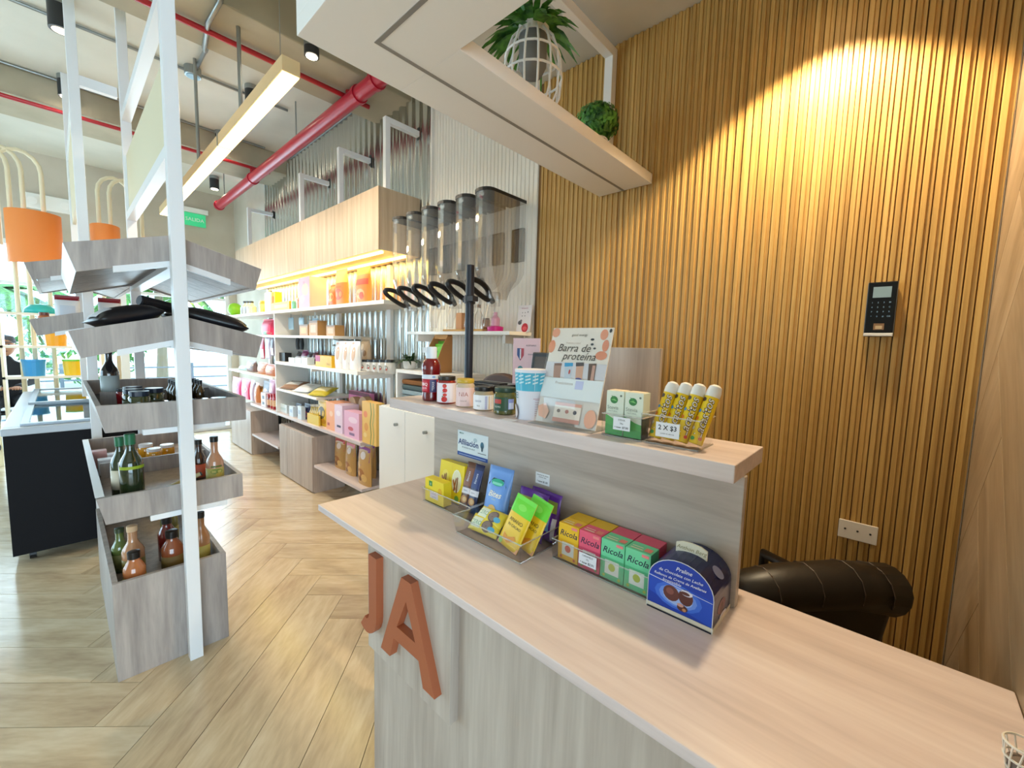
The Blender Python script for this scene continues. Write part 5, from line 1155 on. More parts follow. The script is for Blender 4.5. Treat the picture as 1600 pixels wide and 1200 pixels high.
for a, b, yt, c, lab in ((361, 374, 590, '#ef3f86', 'bright pink glove-shaped pack at the far end of the long shelf'), (375, 388, 592, '#e6255f', 'crimson pack next to the pink one on the long shelf'), (389, 395, 594, '#d8c2d6', 'lilac pack on the far bay of the long shelf'), (396, 401, 598, '#e8945c', 'peach tube pack on the far bay of the long shelf'), (401, 408, 604, '#e9a02c', 'amber pack on the far bay of the long shelf'), (408, 420, 596, '#77707c', 'grey pack on the far bay of the long shelf'), (418, 427, 592, '#e58aa8', 'rose pack on the far bay of the long shelf')):
    good('bag', 'cleaning_pack', lab, 'pack', a, b, yt, 626, 1.70 if a > 400 else 1.66, z5, c, [('e', 0, .5, .3, .2, '#f4e6ec')], d=.07)
good('box', 'mug_carton', 'white carton printed with dark mugs on the far bay of the long shelf', 'box', 408, 415, 614, 629, 1.635, z5, '#e6e2ea', [('r', -.25, .25, .55, .8, '#3a3a48'), ('r', -.25, .25, .15, .35, '#3a3a48')])
for a, b, c in ((415, 420, '#8d2a24'), (421, 424, '#c2303c'), (425, 428, '#a8242e')): good('jar', 'tomato_jar', 'small red jar on the far bay of the long shelf', 'jar', a, b, 616, 633, 1.64, z5, c, [('r', -.4, .4, .2, .6, '#e6b48a')], 'red jars on the long shelf', lid='#a8222c')
# fourth shelf packs
for a, b, yt, yb, c, lab, rz in ((446, 470, 589, 605, '#9a745a', 'long brown pack leaning on the fourth shelf', .5), (466, 490, 596, 611, '#e9eef0', 'white pack lying on the fourth shelf', .35), (489, 516, 597, 613, '#c9b52e', 'olive green and yellow pack lying on the fourth shelf', .45)):
    y, w, zt = span(a, b, yt, yb, 1.70); t = item_root('rice_pack', lab, 'pack', 1.72, y, z4+.045, None, rz, -1.25)
    m, P = pouch_mesh(w*.55, .20, .05, None, .04); m.v = [(p[0], p[1], p[2]-.1) for p in m.v]; m.build('bag', mat(c, .4), t, smooth=True); P2 = lambda u, v, off: P(u, v, off)-Vector((0, 0, .1)); printed(P2, [('r', -.35, .35, .3, .7, '#f0e3b0' if 'olive' in lab else '#d9d6d2')], t, 'printed_front')
# long shelf
for a, b, yt, yb, lab in ((429, 434, 611, 636, 'slim green bottle at the partition on the long shelf'), (445, 453, 611, 627, 'green tin behind the white box on the long shelf')):
    good('bottle' if 'bottle' in lab else 'jar', 'green_bottle', lab, 'bottle' if 'bottle' in lab else 'tin', a, b, yt, yb, 1.66 if 'bottle' in lab else 1.80, z5, '#2f6a48', [('r', -.4, .4, .2, .5, '#a9d0b0')], lid='#1d2a24')
good('box', 'white_box', 'wide white box at the start of the long shelf', 'box', 433, 448, 631, 641, 1.66, z5, '#e6f0f2', [('r', -.4, .4, .3, .6, '#c9dde0')], d=.14)
for a, b, lab in ((459, 467, 'navy snack bag nearer the white box'), (472, 481, 'navy snack bag with a red picture')):
    good('bag', 'navy_bag', lab+' on the long shelf', 'snack bag', a, b, 631, 647, 1.68, z5, '#232047', [('e', .1, .35, .26, .2, '#a8485a' if 'red' in lab else '#5a5aa0')], d=.06)
for a, b in ((452, 458), (465, 471)): good('box', 'white_tumbler_box', 'small pale blue carton at the front of the long shelf', 'box', a, b, 635, 648, 1.635, z5, '#dbe8f2', [('r', -.3, .3, .4, .7, '#b9cde4')], 'pale blue cartons on the long shelf', d=.04)
for i in range(5): good('bottle', 'oil_vial', 'thin yellow vial in a row in the yellow rack on the long shelf', 'vial', 482.5+2.9*i, 485.2+2.9*i, 632, 649, 1.655, z5+.012, '#d8b43a', [], 'yellow vials on the long shelf', lid='#efece0')
good('box', 'vial_rack', 'low yellow rack holding the thin vials on the long shelf', 'rack', 480, 498, 648, 653, 1.635, z5, '#e8c84a', [], d=.016)
good('bag', 'sunflower_pouch', 'golden pouch with dark window on the long shelf', 'snack pouch', 494, 510, 625, 658, 1.66, z5, '#e0b02a', [('e', 0, .5, .32, .24, '#5a4a1c'), ('e', -.2, .25, .18, .1, '#f2cf3a'), ('e', .2, .2, .18, .1, '#c98a1e')], d=.05)
good('box', 'peach_box', 'peach orange tall carton on the long shelf', 'box', 510, 523, 629, 668, 1.645, z5, '#f3ab7e', [('r', -.35, -.1, .15, .25, '#c25a4a'), ('e', .1, .6, .2, .1, '#f7c9a6')], d=.16)
good('box', 'lilac_box', 'pale lilac tall carton beside the peach one on the long shelf', 'box', 523, 535, 633, 672, 1.645, z5, '#e9cfdf', [('r', -.2, .3, .2, .28, '#4a3a5a'), ('e', 0, .7, .3, .1, '#f4e3ec')], d=.16)
good('box', 'pink_box', 'square pink carton with dark side near the white cabinet on the long shelf', 'box', 538, 561, 644, 681, 1.635, z5, '#eab4cf', [('e', -.05, .35, .18, .08, '#cf5a6a'), ('r', -.15, .2, .1, .2, '#8a6a8e'), ('e', .1, .7, .3, .12, '#f4d3e2')], d=.09)
good('box', 'wavy_box', 'tall golden carton with wavy green lines at the white cabinet', 'box', 566, 588, 629, 686, 1.635, z5, '#eabb62', [('p', [(.06, 0), (.12, 0), (.18, .25), (.12, .5), (.2, .75), (.14, 1), (.08, 1), (.13, .75), (.05, .5), (.12, .25)], '#7f8a3c'), ('p', [(.24, 0), (.30, 0), (.36, .25), (.30, .5), (.38, .75), (.32, 1), (.26, 1), (.31, .75), (.23, .5), (.30, .25)], '#a8a45a'), ('e', -.25, .7, .14, .08, '#e88a5a'), ('e', -.2, .4, .14, .1, '#e09a4a'), ('e', -.28, .2, .12, .06, '#efd08a')], d=.07)
for a, b, lab in ((545, 556, 'round-topped kraft brown box behind the pink carton'), (560, 574, 'round-topped tan box behind the golden carton')):
    y, w, zt = span(a, b, 620, 645, 1.80); h = zt-z5
    t = item_root('kraft_box', lab+' on the long shelf', 'box', 1.83, y, z5+.0005); MB().prism(arch(w, h, h*.75, 10), 'y', -.03, .03).build('carton', mat('#b99672', .6), t); printed(flatmap(w, h, -.03), [('r', -.3, .3, .2, .32, '#e9e2da'), ('r', -.3, .3, .14, .18, '#5a4030')], t, 'printed_front')
good('box', 'pink_flat_box', 'wide pink box with a dark lid standing at the wall on the long shelf', 'box', 545, 577, 613, 626, 1.88, z5, '#e98ab8', [('r', -.5, .5, .9, 1, '#7a3a4e')], d=.05)
# bottom shelf
for a, b, yt, yb, x, lab in ((520, 536, 686, 731, 1.72, 'granola bag with a red top at the cabinet end of the bottom shelf'), (537, 551, 693, 743, 1.70, 'granola bag with a pink rounded top on the bottom shelf'), (556, 575, 698, 753, 1.66, 'granola bag with a purple swirl near the white cabinet on the bottom shelf'), (566, 582, 692, 738, 1.80, 'granola bag with a red top behind the purple one on the bottom shelf')):
    cc = '#8a3a8e' if 'purple' in lab else ('#e58a9e' if 'pink' in lab else '#c2403a')
    good('bag', 'granola_bag', lab, 'snack bag', a, b, yt, yb, x, z6, '#c99a58', [('p', [(-.45, .98), (.45, .98), (.45, .62), (-.1, .5), (-.45, .66)], cc), ('e', 0, .76, .2, .1, '#f3e0d6'), ('e', -.1, .28, .3, .14, '#a8692c'), ('e', .15, .2, .2, .1, '#e0b56a'), ('e', -.15, .15, .12, .06, '#7a4a1e')], d=.06)

# ================================================================ WHITE CABINETS, NICHE, DISPENSERS
wc = thing('white_cabinet', 'white two-door cabinet with small round pulls below the dispensers', 'cabinet', (1.8, 2.45, 0)); CT = Matrix.Translation((-1.8, -2.45, 0))
MB(CT).box((1.63, 2.06, .0), (WX, 2.838, 1.025)).build('carcass', M_WHITE, wc, bevel=.0015)
for a, b, yk in ((2.49, 2.836, 2.585), (2.14, 2.486, 2.235)):
    d_ = MB(CT).box((1.61, a, .03), (1.6295, b, 1.022)).build('door', M_WGLOSS, wc, bevel=.002)
    kn = MB(CT).tube([(1.585, yk, .915), (1.6098, yk, .915)], .011, 12).build('knob', M_GALV, d_)
nz = thing('white_niche', 'white open niche unit on the white cabinet holding folded cloths', 'cabinet', (1.85, 2.4, 1.026)); NT = Matrix.Translation((-1.85, -2.4, -1.026))
for nm, a, b in (('top_board', (1.70, 2.06, 1.275), (WX, 2.75, 1.30)), ('side_board', (1.70, 2.73, 1.027), (WX, 2.75, 1.274)), ('side_board', (1.70, 2.06, 1.027), (WX, 2.08, 1.274)), ('side_board', (1.70, 2.36, 1.027), (WX, 2.38, 1.274)), ('bottom_board', (1.70, 2.081, 1.0265), (WX, 2.729, 1.04))): MB(NT).box(a, b).build(nm, M_WHITE, nz, bevel=.001)
for i, (z, c) in enumerate(((1.0405, '#5f8a80'), (1.078, '#73848c'), (1.116, '#8fa3ad'), (1.154, '#4f6266'), (1.192, '#8a5a2e'))):
    o = MB().box((-.11, -.15, 0), (.11, .15, .035)).build('folded_cloth', mat(c, .9, bump=.4, bscale=40)); o.location = (1.83, 2.555, z); b_ = o.modifiers.new('b', 'BEVEL'); b_.width = .012; b_.segments = 3
    tag(o, ['teal', 'slate grey', 'pale grey-blue', 'dark green', 'brown'][i]+' folded cloth in the white niche', 'cloth')
# potted plant and cardboard display on the niche
t = thing('potted_plant', 'small leafy plant in a white pot on the white niche', 'plant', (1.79, at(640, 570, 'x', 1.79).y, 1.3005)); autosmooth(MB().lathe([(.035, 0), (.045, .01), (.05, .06), (.045, .06), (0, .052)], 18).build('pot', M_WGLOSS, t))
leafspray(t, 60, .03, .13, .011, .06, M_LEAF2, .5)
t = item_root('cardboard_display', 'brown cardboard counter display with yellow-green packs', 'display', 1.78, at(685, 570, 'x', 1.78).y, 1.3005)
MB().prism([(-.06, 0), (.06, 0), (.06, .25), (.02, .25), (-.02, .19), (-.06, .10)], 'x', -.075, -.072).build('side_panel', mat('#c08a54', .8), t); MB().prism([(-.06, 0), (.06, 0), (.06, .25), (.02, .25), (-.02, .19), (-.06, .10)], 'x', .072, .075).build('side_panel', mat('#c08a54', .8), t)
MB().box((-.072, .057, 0), (.072, .06, .26)).build('back_panel', mat('#c9955e', .8), t); MB().box((-.072, -.06, 0), (.072, -.057, .10)).build('front_panel', mat('#c08a54', .8), t); MB().box((-.072, .02, .23), (.072, .023, .27)).build('header', mat('#d8a468', .8), t)
for i in range(3):
    pouch('lime_pouch', 'yellow and lime green pouch in the cardboard display', 'snack pouch', 1.755+.03*i, t.location.y+.01*i, 1.306, .10, .17+.02*i, .016, mat('#e6d02a', .35), [('r', -.5, .5, .55, 1, '#6fc43a'), ('e', 0, .8, .2, .06, '#3f8a2e')], 'pouches in the cardboard display', rx=-.08)
# white wall shelf with small things
ws = thing('narrow_shelf', 'narrow white shelf on the fluted wall under the dispensers', 'shelf', (1.88, 2.2, 1.56)); MB().box((-.10, -.53, 0), (.10, .52, .022)).build('board', M_WGLOSS, ws, bevel=.002); 
for y in (-.45, .45): MB().box((-.06, y-.01, -.05), (.10, y+.01, 0)).build('bracket', M_WHITE, ws)
zL = 1.5825
def ledge_y(px): return at(px, 510, 'x', 1.85).y
t = thing('serving_board', 'light wooden board lying on the white wall shelf', 'board', (1.86, ledge_y(730), zL)); MB().box((-.06, -.20, 0), (.06, .20, .014)).build('board', mat('#d8a862', .6), t, bevel=.004)
t = thing('wooden_block', 'light wooden block on the serving board', 'block', (1.86, ledge_y(720), zL+.0145)); MB().box((-.03, -.03, 0), (.03, .03, .11)).build('block', mat('#e0a878', .6), t, bevel=.003)
t = thing('glass_bottle', 'clear bottle with a cork on the serving board', 'bottle', (1.86, ledge_y(746), zL+.0145)); autosmooth(MB().lathe([(.025, 0), (.028, .09), (.012, .12), (.012, .14)], 16).build('glass', M_JARGL, t)); MB().lathe([(.012, .14), (.011, .16), (0, .16)], 12).build('cork', mat('#8a5a34', .8), t)
t = thing('brown_canister', 'small brown canister beside the clear bottle', 'canister', (1.86, ledge_y(758), zL+.0145)); autosmooth(MB().lathe([(.022, 0), (.024, .06), (.0, .062)], 16).build('canister', mat('#8d5a34', .5), t)); MB().lathe([(.02, .061), (.02, .07), (0, .071)], 14).build('lid', mat('#5a3a22', .5), t)
t = thing('pink_bottle', 'pink plastic bottle with magenta base on the white wall shelf', 'bottle', (1.86, ledge_y(772), zL)); autosmooth(MB().lathe([(.05, 0), (.052, .03), (.03, .035)], 18).build('base', mat('#d81e8a', .35), t)); autosmooth(MB().lathe([(.028, .035), (.03, .08), (.012, .10), (.012, .12), (.0, .12)], 16).build('bottle_body', mat('#f0b6cf', .3), t))
t = item_root('illustrated_card', 'white illustrated card with a red fruit leaning on the wall', 'card', 1.93, ledge_y(803), zL, rx=-.12); MB().box((-.055, 0, 0), (.055, .003, .165)).build('card', mat('#eceaf0', .5), t)
printed(flatmap(.11, .165, 0), [('e', .12, .16, .24, .17, '#c8283a'), ('e', .12, .13, .16, .08, '#e8606a'), ('e', -.28, .35, .14, .08, '#5a5a64'), ('e', -.2, .42, .08, .05, '#7a7a84'), ('t', 'PITAHAYA', 0, .88, .011, '#c2708a'), ('e', -.15, .72, .03, .02, '#6a6a72'), ('e', .05, .72, .03, .02, '#6a6a72'), ('e', .25, .74, .03, .03, '#6a6a72'), ('e', -.15, .6, .03, .02, '#6a6a72'), ('e', .05, .6, .03, .02, '#6a6a72')], t, 'print')
# dispensers
def dispenser(y, group, nth):
    t = item_root('bulk_food_dispenser', 'clear food dispenser with black lid and looped handle, '+nth+' from the oak slats', 'dispenser', 1.80, y, 1.60, group)
    w, y0, y1 = .135, -.16, .165                      # front at -y
    n = 8
    def ring(z, k, back): 
        pts = []
        for i in range(n+1):
            a = math.pi+math.pi*i/n; pts.append((w/2*k*math.cos(a), y0*k+.055+.055*math.sin(a), z))
        pts += [(w/2*k, back, z), (-w/2*k, back, z)]
        return pts
    rs = [ring(.76, 1, y1), ring(.34, 1, y1), ring(.28, .86, y1-.03), ring(.22, .55, .07), ring(.17, .52, .05)]
    m = MB(); N = len(rs[0]); vs = [p for r in rs for p in r]; fs = []
    for j in range(len(rs)-1):
        for i in range(N): a, b = j*N+i, j*N+(i+1) % N; fs.append((a, b, b+N, a+N))
    m.add(vs, fs); m.build('hopper', M_PET, t)
    lm = MB(); top = ring(.775, 1.02, y1+.003); bot = ring(.757, 1.02, y1+.003); lm.add(bot+top, [tuple(range(N))[::-1], tuple(range(N, 2*N))]+[(i, (i+1) % N, N+(i+1) % N, N+i) for i in range(N)]); lm.build('lid', mat('#2a2827', .35), t)
    MB().box((-.02, y0+.012, .735), (.02, y0+.02, .757)).build('lid_catch', M_ACRIM, t)
    cv = MB(); cv.lathe([(.042, .13), (.045, .16), (.045, .20), (.04, .21)], 16, (0, -.03, 0)); cv.build('valve_housing', M_PET, t)
    autosmooth(MB().tube([(0, -.04, .15), (0, -.055, .10), (0, -.07, .05), (0, -.075, .005)], [.030, .028, .025, .024], 12).build('spout', M_PET, t))
    ob = MB(); L = [(-.0, -.06, .16), (-.0, -.10, .20), (0, -.15, .245), (0, -.20, .255), (0, -.225, .23), (0, -.215, .20), (0, -.17, .185), (0, -.11, .18)]
    L = [(0, -.135+.088*math.cos(a)-.012*math.cos(2*a), .215+.036*math.sin(a)-.42*.088*math.cos(a)) for a in [2*math.pi*k/22 for k in range(22)]]
    ob.tube(L, .0165, 8, closed=True); ob.tube([(0, -.07, .195), (0, -.045, .165), (0, -.03, .15)], [.016, .018, .015], 8); ob.build('handle', mat('#1a1a1d', .4), t, smooth=True)
    MB().box((-.045, y1, .42), (.045, .1955, .62)).build('wall_bracket', mat('#1b1b1e', .5), t)
for _n, yy in zip(('first', 'second', 'third', 'fourth', 'fifth', 'sixth'), (1.80, 1.975, 2.15, 2.325, 2.50, 2.675)): dispenser(yy, 'row of clear food dispensers on the white wall', _n)

# ================================================================ BEHIND THE DESK
ws2 = thing('staff_worktop', 'grey wood staff worktop behind the raised ledge', 'worktop', (1.33, .9, 0))
MB().box((-.22, -.35, .72), (.24, .80, .745)).build('worktop', M_GW_Y, ws2, bevel=.0015); MB().box((-.22, .78, 0), (.24, .80, .72)).build('side_panel', M_GW_Z, ws2); MB().box((-.22, .10, 0), (.24, .12, .72)).build('side_panel', M_GW_Z, ws2)
pl = at(733, 520, 'x', 1.40)
t = thing('monitor_pole', 'tall black metal pole with a clamp behind the jars', 'pole', (1.40, pl.y, .7455))
MB().lathe([(.07, 0), (.07, .012), (0, .012)], 20).build('base_plate', M_NAVY, t); autosmooth(MB().lathe([(.021, .012), (.021, 1.142), (.018, 1.144), (0, 1.144)], 20).build('pole', mat('#1c2434', .4), t))
MB().lathe([(.027, .955), (.027, .995)], 20).box((-.035, -.062, .963), (.0, -.02, .987)).box((-.012, .02, .963), (.012, .04, .987)).build('clamp', mat('#171c28', .45), t)
ty = at(835, 580, 'x', 1.36).y
t = item_root('point_of_sale_screen', 'tilted dark point-of-sale screen behind the blue and white tub', 'screen', 1.36, 1.10, .7455, rx=-.15)
MB().box((-.13, 0, .42), (.13, .02, .735)).build('bezel', mat('#20242c', .4), t, bevel=.006); MB().box((-.11, -.001, .445), (.125, 0, .715)).build('glass', mat('#5f554e', .25), t); MB().box((-.04, .02, .0), (.04, .05, .60)).build('stand', M_BLACK, t); MB().box((-.1, -.06, 0), (.1, .10, .015)).build('foot', M_BLACK, t)
py_ = (at(804, 530, 'x', 1.52).y+at(840, 530, 'x', 1.52).y)/2
t = item_root('pink_leaflet_stand', 'pale pink leaflet with a blue and red shield badge behind the screen', 'leaflet', 1.525, py_, .7455)
MB().box((-.085, 0, .45), (.085, .003, .79)).build('leaflet', mat('#f2cdd6', .5), t); MB().box((-.06, .004, 0), (.06, .03, .55)).build('holder', M_ACRIM, t)
printed(flatmap(.17, .34, 0), [('p', [(-.34, 2.18), (-.08, 2.18), (-.08, 2.08), (-.21, 2.0), (-.34, 2.08)], '#2f4a8a'), ('p', [(-.21, 2.18), (-.08, 2.18), (-.08, 2.08), (-.21, 2.0)], '#c23a4a'), ('r', -.235, -.185, 2.03, 2.17, '#e6e8f0'), ('t', 'ACEPTAMOS', .18, 2.22, .011, '#4a4460'), ('t', 'tarjetas', .18, 2.10, .012, '#6a5a70'), ('e', -.2, 1.86, .12, .07, '#3f8a92')], t, 'print')
t = item_root('partition_board', 'upright grey wood board standing behind the sweetener boxes', 'board', 1.325, (at(955, 547, 'x', 1.32).y+at(1035, 549, 'x', 1.32).y)/2-.0+.03, .7455)
MB().box((-.115, 0, 0), (.115, .018, .757)).build('board', M_GW_Z, t, bevel=.0015)
t = item_root('receipt_printer', 'flat black receipt printer behind the low jars', 'printer', 1.30, at(768, 598, 'x', 1.30).y, .7455); MB().box((-.11, -.07, 0), (.11, .07, .535)).build('pedestal', mat('#24262c', .5), t); MB().box((-.12, -.08, .535), (.12, .08, .585)).build('body', M_BLKGL, t, bevel=.006); MB().box((-.08, -.03, .585), (.08, .02, .589)).build('slot', M_BLACK, t)
cz = at(785, 583, 'x', 1.72)
t = thing('high_back_chair', 'brown high-back chair with a rounded top behind the receipt printer', 'chair', (1.72, cz.y, 0))
M_BRN = mat('#4d372f', .5)
MB().prism([(p[0], p[1]) for p in arch(.34, cz.z, cz.z-.12, 14)][2:-2]+[(-.17, .55), (.17, .55)], 'x', -.03, .03).build('backrest', M_BRN, t, bevel=.012, seg=3)
MB().box((-.36, -.20, .42), (-.04, .20, .50)).build('seat', M_BRN, t, bevel=.02, seg=3); MB().box((-.06, -.03, .40), (-.03, .03, .70)).build('back_stem', M_BLACK, t)
MB().tube([(-.18, 0, .06), (-.18, 0, .42)], .025, 10).build('gas_lift', M_GALV, t)
for k in range(5):
    a = 2*math.pi*k/5; MB().tube([(-.18, 0, .07), (-.18+.2*math.cos(a), .2*math.sin(a), .02)], .018, 8).build('base_leg', M_BLACK, t)
# office chair
t = thing('office_chair', 'black leather office chair with a rolled backrest by the oak slats', 'chair', (1.50, .245, .07), .93+math.pi)
def cush(x0, x1, y0, y1, z0, z1, nm, bev, T=None):
    o = MB(T).box((x0, y0, z0), (x1, y1, z1)).build(nm, M_LEATH, t, bevel=bev, seg=5); return autosmooth(o)
bk = Matrix.Translation((.10, 0, .46)) @ Matrix.Rotation(.16, 4, 'Y')
cush(-.055, .055, -.235, .26, -.02, .335, 'backrest', .05, bk)
m = MB(bk); m.tube([(.0, -.245, .30), (.0, -.235, .315), (0, -.10, .325), (0, .10, .315), (0, .262, .285)], [.05, .060, .064, .068, .074], 16); o = m.build('rolled_headrest', M_LEATH, t, smooth=True)
for y, zz, rr in ((-.16, .3205, .0625), (-.03, .3215, .0655), (.10, .315, .0682), (.2, .2965, .072)): MB(bk).tube([(rr*math.cos(a), y, zz+rr*math.sin(a)) for a in (3.3, 2.8, 2.3, 1.8, 1.3, .8, .3, -.2)], .0022, 5).build('seam', mat('#4a3f38', .5), t)
cush(-.40, .08, -.24, .25, .40, .49, 'seat', .035)
MB().tube([(-.12, 0, .05), (-.12, 0, .40)], .028, 12).build('gas_lift', M_GALV, t)
for k in range(5):
    a = 2*math.pi*k/5+.3; MB().tube([(-.12, 0, .06), (-.12+.22*math.cos(a), .2*math.sin(a), .0)], .018, 8).build('base_leg', M_BLACK, t); MB().sphere((-.12+.22*math.cos(a), .2*math.sin(a), -.037), .031, 10, 8).build('caster', M_BLACK, t)
for sg in (-1, 1): MB().tube([(-.30, sg*.255, .45), (-.30, sg*.262, .62), (-.05, sg*.262, .64), (.06, sg*.25, .60)], [.018, .02, .022, .018], 10).build('armrest', M_LEATH, t, smooth=True)
# keypad reader and wall socket on the slats
SXF = 1.970
kp = at(1376, 486, 'x', SXF-.02)
t = item_root('access_keypad', 'black fingerprint keypad terminal with a blue-grey screen on the oak slats', 'keypad', SXF-.0005, .058, 1.566)
MB().box((-.0385, -.030, .0), (.0385, 0, .187)).build('housing', mat('#0a0c10', .32, spec=.3), t, bevel=.003); MB().box((-.0385, -.0315, 0), (.0385, -.0005, .0115)).build('bottom_trim', mat('#e6e4e0', .3), t, bevel=.002); MB().box((-.0392, -.027, .0), (-.0386, -.002, .187)).box((.0386, -.027, 0), (.0392, -.002, .187)).build('side_trim', mat('#b9bcbe', .3, metal=.6), t)
MB().box((-.024, -.0308, .133), (.024, -.0302, .170)).build('screen', mat('#8fa9b4', .2), t); MB().box((-.014, -.0325, .022), (.014, -.030, .044)).build('fingerprint_sensor', mat('#8a6a4a', .35), t); MB().box((-.009, -.033, .025), (.009, -.0324, .036)).build('sensor_glass', mat('#c9b28e', .2), t)
ks = [('t', s_, -.30+.2*c_i, .62-.085*r_i, .007, '#8fb6d4', 0, .01) for r_i, row in enumerate((('1', '2', '3', 'M'), ('4', '5', '6', 'C'), ('7', '8', '9', 'R'), ('*', '0', '#', 'OK'))) for c_i, s_ in enumerate(row)]
printed(flatmap(.077, .187, -.0302), ks, t, 'key_legends')
t = item_root('cable_outlet_plate', 'cream wall plate with three cable outlets low on the oak slats', 'wall plate', SXF-.0005, .056, .815)
MB().box((-.056, -.006, 0), (.056, 0, .0685)).build('plate', mat('#ece3d6', .35), t, bevel=.002)
for x in (-.036, .0, .036): MB().lathe([(.0035, 0), (.0035, .001)], 12).build('outlet', mat('#2a2420', .5), t).matrix_local = Matrix.Translation((x, -.006, .036)) @ Matrix.Rotation(HALF, 4, 'X')
# ================================================================ CEILING FITTINGS
t = thing('sprinkler_main_pipe', 'thick red fire sprinkler pipe running along the metal wall under the ceiling', 'pipe', (1.60, 4.7, 3.32))
m = MB(); m.tube([(0, -2.55, 0), (0, 2.42, 0)], .054, 16); autosmooth(m.build('main_pipe', M_REDP, t))
for y in (-1.86, -1.6, .9, 2.38): MB().tube([(0, y-.02, 0), (0, y+.02, 0)], .064, 16).build('coupling', M_REDP, t)
MB().tube([(0, -1.45, .03), (0, -1.45, .08)], .026, 10).build('riser', M_RED, t); MB().tube([(0, .92, .03), (0, .92, .12)], .02, 10).build('riser', M_RED, t)
for y in (-.4, 2.1): MB().tube([(0, y, .05), (0, y, .379)], .006, 6).build('hanger_rod', M_GALV, t)
for y, z, a, b, lab in ((3.28, 3.37, -2.5, 1.78, 'thin red branch pipe under the nearer ceiling beam'), (5.6, 3.44, -2.5, 1.78, 'thin red branch pipe under the farther ceiling beam')):
    o = MB().tube([(a, y, z), (b, y, z)], .017, 10).build('sprinkler_branch_pipe', M_RED); tag(o, lab, 'pipe')
for y, x0, x1, lab in ((4.50, -2.5, 1.6, 'thin grey conduit on the ceiling between the two beams'), (5.56, -2.5, 1.72, 'thin grey conduit on the ceiling beside the farther beam'), (6.7, -2.5, 1.4, 'thin grey conduit on the ceiling near the end wall')):
    o = MB().tube([(x0, y, 3.685), (x1, y, 3.685)], .011, 8).build('conduit', M_GALV); tag(o, lab, 'conduit')
o = MB().tube([(.75, 2.90, 3.69), (.72, 2.93, 3.50), (.71, 2.97, 3.38), (.70, 3.2, 3.375), (.74, 3.5, 3.38), (.80, 3.75, 3.5), (.86, 4.0, 3.66), (.87, 4.4, 3.68)], .014, 8).build('flexible_conduit', M_GALV, smooth=True); tag(o, 'grey flexible conduit hanging under the nearer beam', 'conduit')
# junction box
t = thing('junction_box', 'round grey junction box on the ceiling conduit', 'junction box', (.855, 4.45, 3.69)); MB().lathe([(.055, -.06), (.058, -.055), (.058, .009), (0, .009)], 18).build('box', M_GALV, t); MB().lathe([(.045, -.064), (.045, -.06)], 16).build('cover', mat('#8fb7cf', .4), t)
# down-lights
def can(px, py, lab, power, z=None, sz=.055, h=.16, zt=3.69):
    p = at(px, py, 'z', zt-h*.6); t = thing('ceiling_spotlight', lab, 'light', (p.x, p.y, zt))
    autosmooth(MB().lathe([(sz, -h), (sz, -.03), (0, -.03)], 20).build('housing', mat('#26272a', .4), t)); MB().lathe([(sz*1.02, -.03), (sz*1.02, .008), (0, .008)], 20).build('collar', M_GALV, t)
    MB().lathe([(sz*.75, -h-.001), (sz*.75, -h-.003), (0, -h-.003)], 18).build('lamp_lens', mat('#fff0d2', .4, emit=22. if power else 1.2), t)
    if power: light('spot_glow', 'SPOT', (p.x, p.y, zt-h-.01), power, SOFT, to=(p.x, p.y, 0), spot_size=1.5, spot_blend=.6, shadow_soft_size=.05)
can(94, 30, 'black cylinder ceiling spotlight with its lens dark', 0, sz=.06, h=.18)
can(104, 140, 'black ceiling spotlight near the farther beam, switched on', 20)
can(394, 155, 'ceiling spotlight above the linear lamp, switched on', 20)
can(346, 222, 'ceiling spotlight beside the linear lamp near the farther beam', 20)
can(335, 288, 'ceiling spotlight near the end wall', 20)
can(487, 80, 'bare bright ceiling spotlight beside the nearer beam', 26, sz=.045, h=.08, zt=3.395)
# linear pendant
lx0, lx1 = .80, .885
t = thing('linear_pendant_lamp', 'long wooden linear pendant lamp glowing warm white', 'light', (.8425, 3.7, 2.85)); LT = Matrix.Translation((-.8425, -3.7, -2.85))
M_LIN = mat('#ffe09a', .5, emit=3.2)
yy = 2.31
for k, L in enumerate((1.22, 1.22, 1.22)):
    MB(LT).box((lx0, yy, 2.803), (lx1, yy+L-.012, 2.875)).build('housing', mat('#dcc090', .5), t, bevel=.002); MB(LT).box((lx0+.004, yy+.006, 2.797), (lx1-.004, yy+L-.018, 2.803)).build('diffuser', M_LIN, t)
    light('linear_glow', 'AREA', ((lx0+lx1)/2, yy+L/2, 2.79), 9, SOFT, to=((lx0+lx1)/2, yy+L/2, 0), shape='RECTANGLE', size=.07, size_y=1.15)
    yy += L
    if k < 2: MB(LT).box((lx0-.004, yy-.014, 2.80), (lx1+.004, yy+.002, 2.88)).build('joiner', M_GALV, t)
for y in (3.14, 4.30): MB(LT).tube([(.8425, y, 2.875), (.8425, y, ZC)], .012, 8).build('drop_rod', M_GALV, t)
for y in (2.45, 5.7): MB(LT).tube([(.8425, y, 2.875), (.8425, y, ZC)], .002, 5).build('cable', M_GALV, t)
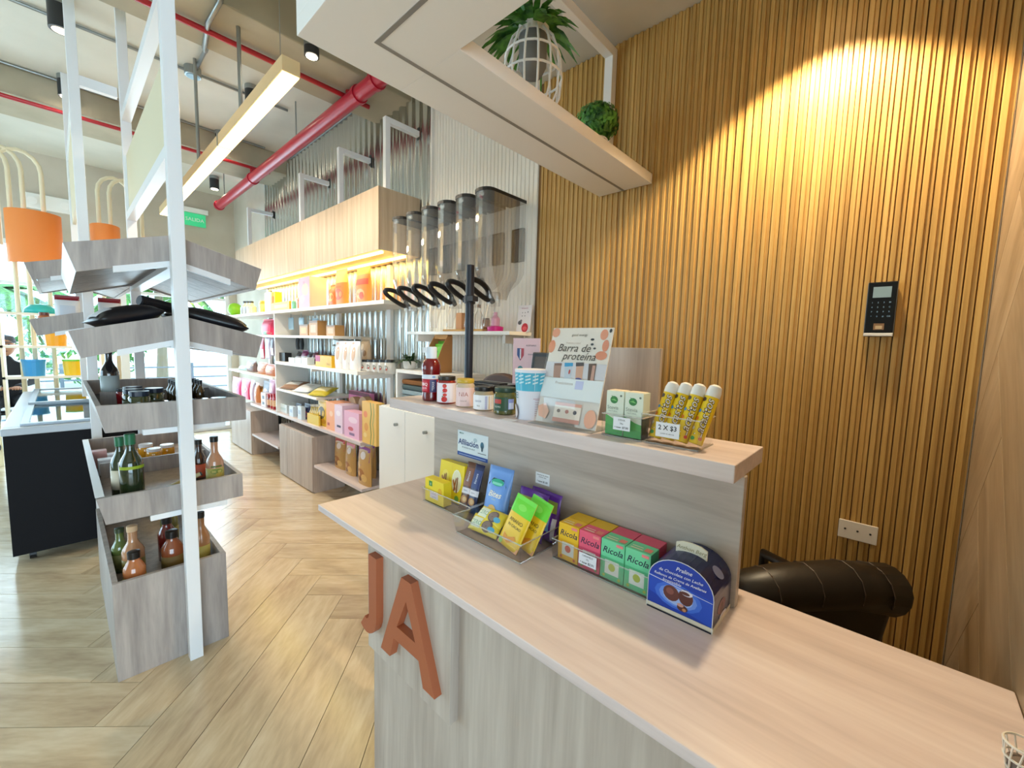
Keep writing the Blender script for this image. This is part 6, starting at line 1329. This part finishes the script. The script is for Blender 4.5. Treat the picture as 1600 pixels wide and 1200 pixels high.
# air vent
t = thing('air_vent', 'grey slatted air vent on the ceiling near the red pipe', 'vent', (1.42, 6.45, 3.66)); 
MB().box((-.30, -.20, 0), (.30, -.18, .04)).box((-.30, .18, 0), (.30, .20, .04)).box((-.30, -.18, 0), (-.28, .18, .04)).box((.28, -.18, 0), (.30, .18, .04)).build('vent_frame', M_GALV, t)
for k in range(6): MB().box((-.28, -.16+.06*k, .008), (.28, -.135+.06*k, .022)).build('louvre', mat('#cfd2cf', .4), t)
MB().box((-.28, -.18, .03), (.28, .18, .039)).build('duct', mat('#2b2d2c', .8), t)
# exit sign on the end wall
e_ = at(300, 332, 'y', 7.96)
t = thing('exit_sign', 'green emergency exit sign hanging under a white lamp on the end wall', 'sign', (e_.x, 7.99, e_.z-.1)); MB().box((-.2, -.05, .10), (.2, 0, .17)).build('lamp_body', M_WGLOSS, t, bevel=.005); MB().box((-.17, -.012, -.09), (.17, -.006, .095)).build('sign_plate', mat('#3fcf8e', .4, emit=.25), t)
printed(lambda u, v, off: Vector((u*.34, -.012-off, -.09+v*.185)), [('t', 'SALIDA', .1, .5, .07, '#eafff2', 0, .01), ('e', -.38, .5, .07, .2, '#eafff2')], t, 'lettering')
w_ = at(75, 318, 'y', 7.95)
t = thing('emergency_light', 'white emergency light unit on the concrete end wall', 'light', (w_.x, 7.99, w_.z)); MB().box((-.22, -.07, -.09), (.24, 0, .09)).build('body', M_WGLOSS, t, bevel=.01)
for x in (-.13, .15): MB().tube([(x, -.07, 0), (x, -.12, -.01)], .045, 12).build('lamp_head', M_WHITE, t)
# ================================================================ LAMPS OVER THE DESK
t = thing('desk_downlight', 'black ceiling down-light on the soffit above the staff side of the desk', 'light', (1.72, .26, ZS)); MB().lathe([(.05, -.22), (.05, 0), (0, 0)], 20).build('housing', mat('#26272a', .4), t); MB().lathe([(.04, -.221), (.04, -.223), (0, -.223)], 18).build('lamp_lens', mat('#ffe2b0', .4, emit=20.), t)
light('desk_warm_spot', 'SPOT', (1.72, .26, ZS-.25), 66, (1.0, .79, .50), to=(1.72, .26, 0), spot_size=1.95, spot_blend=.22, shadow_soft_size=.04)
for x, y, pw in ((-.9, -1.0, 0), (-.5, 1.6, 0)): pass
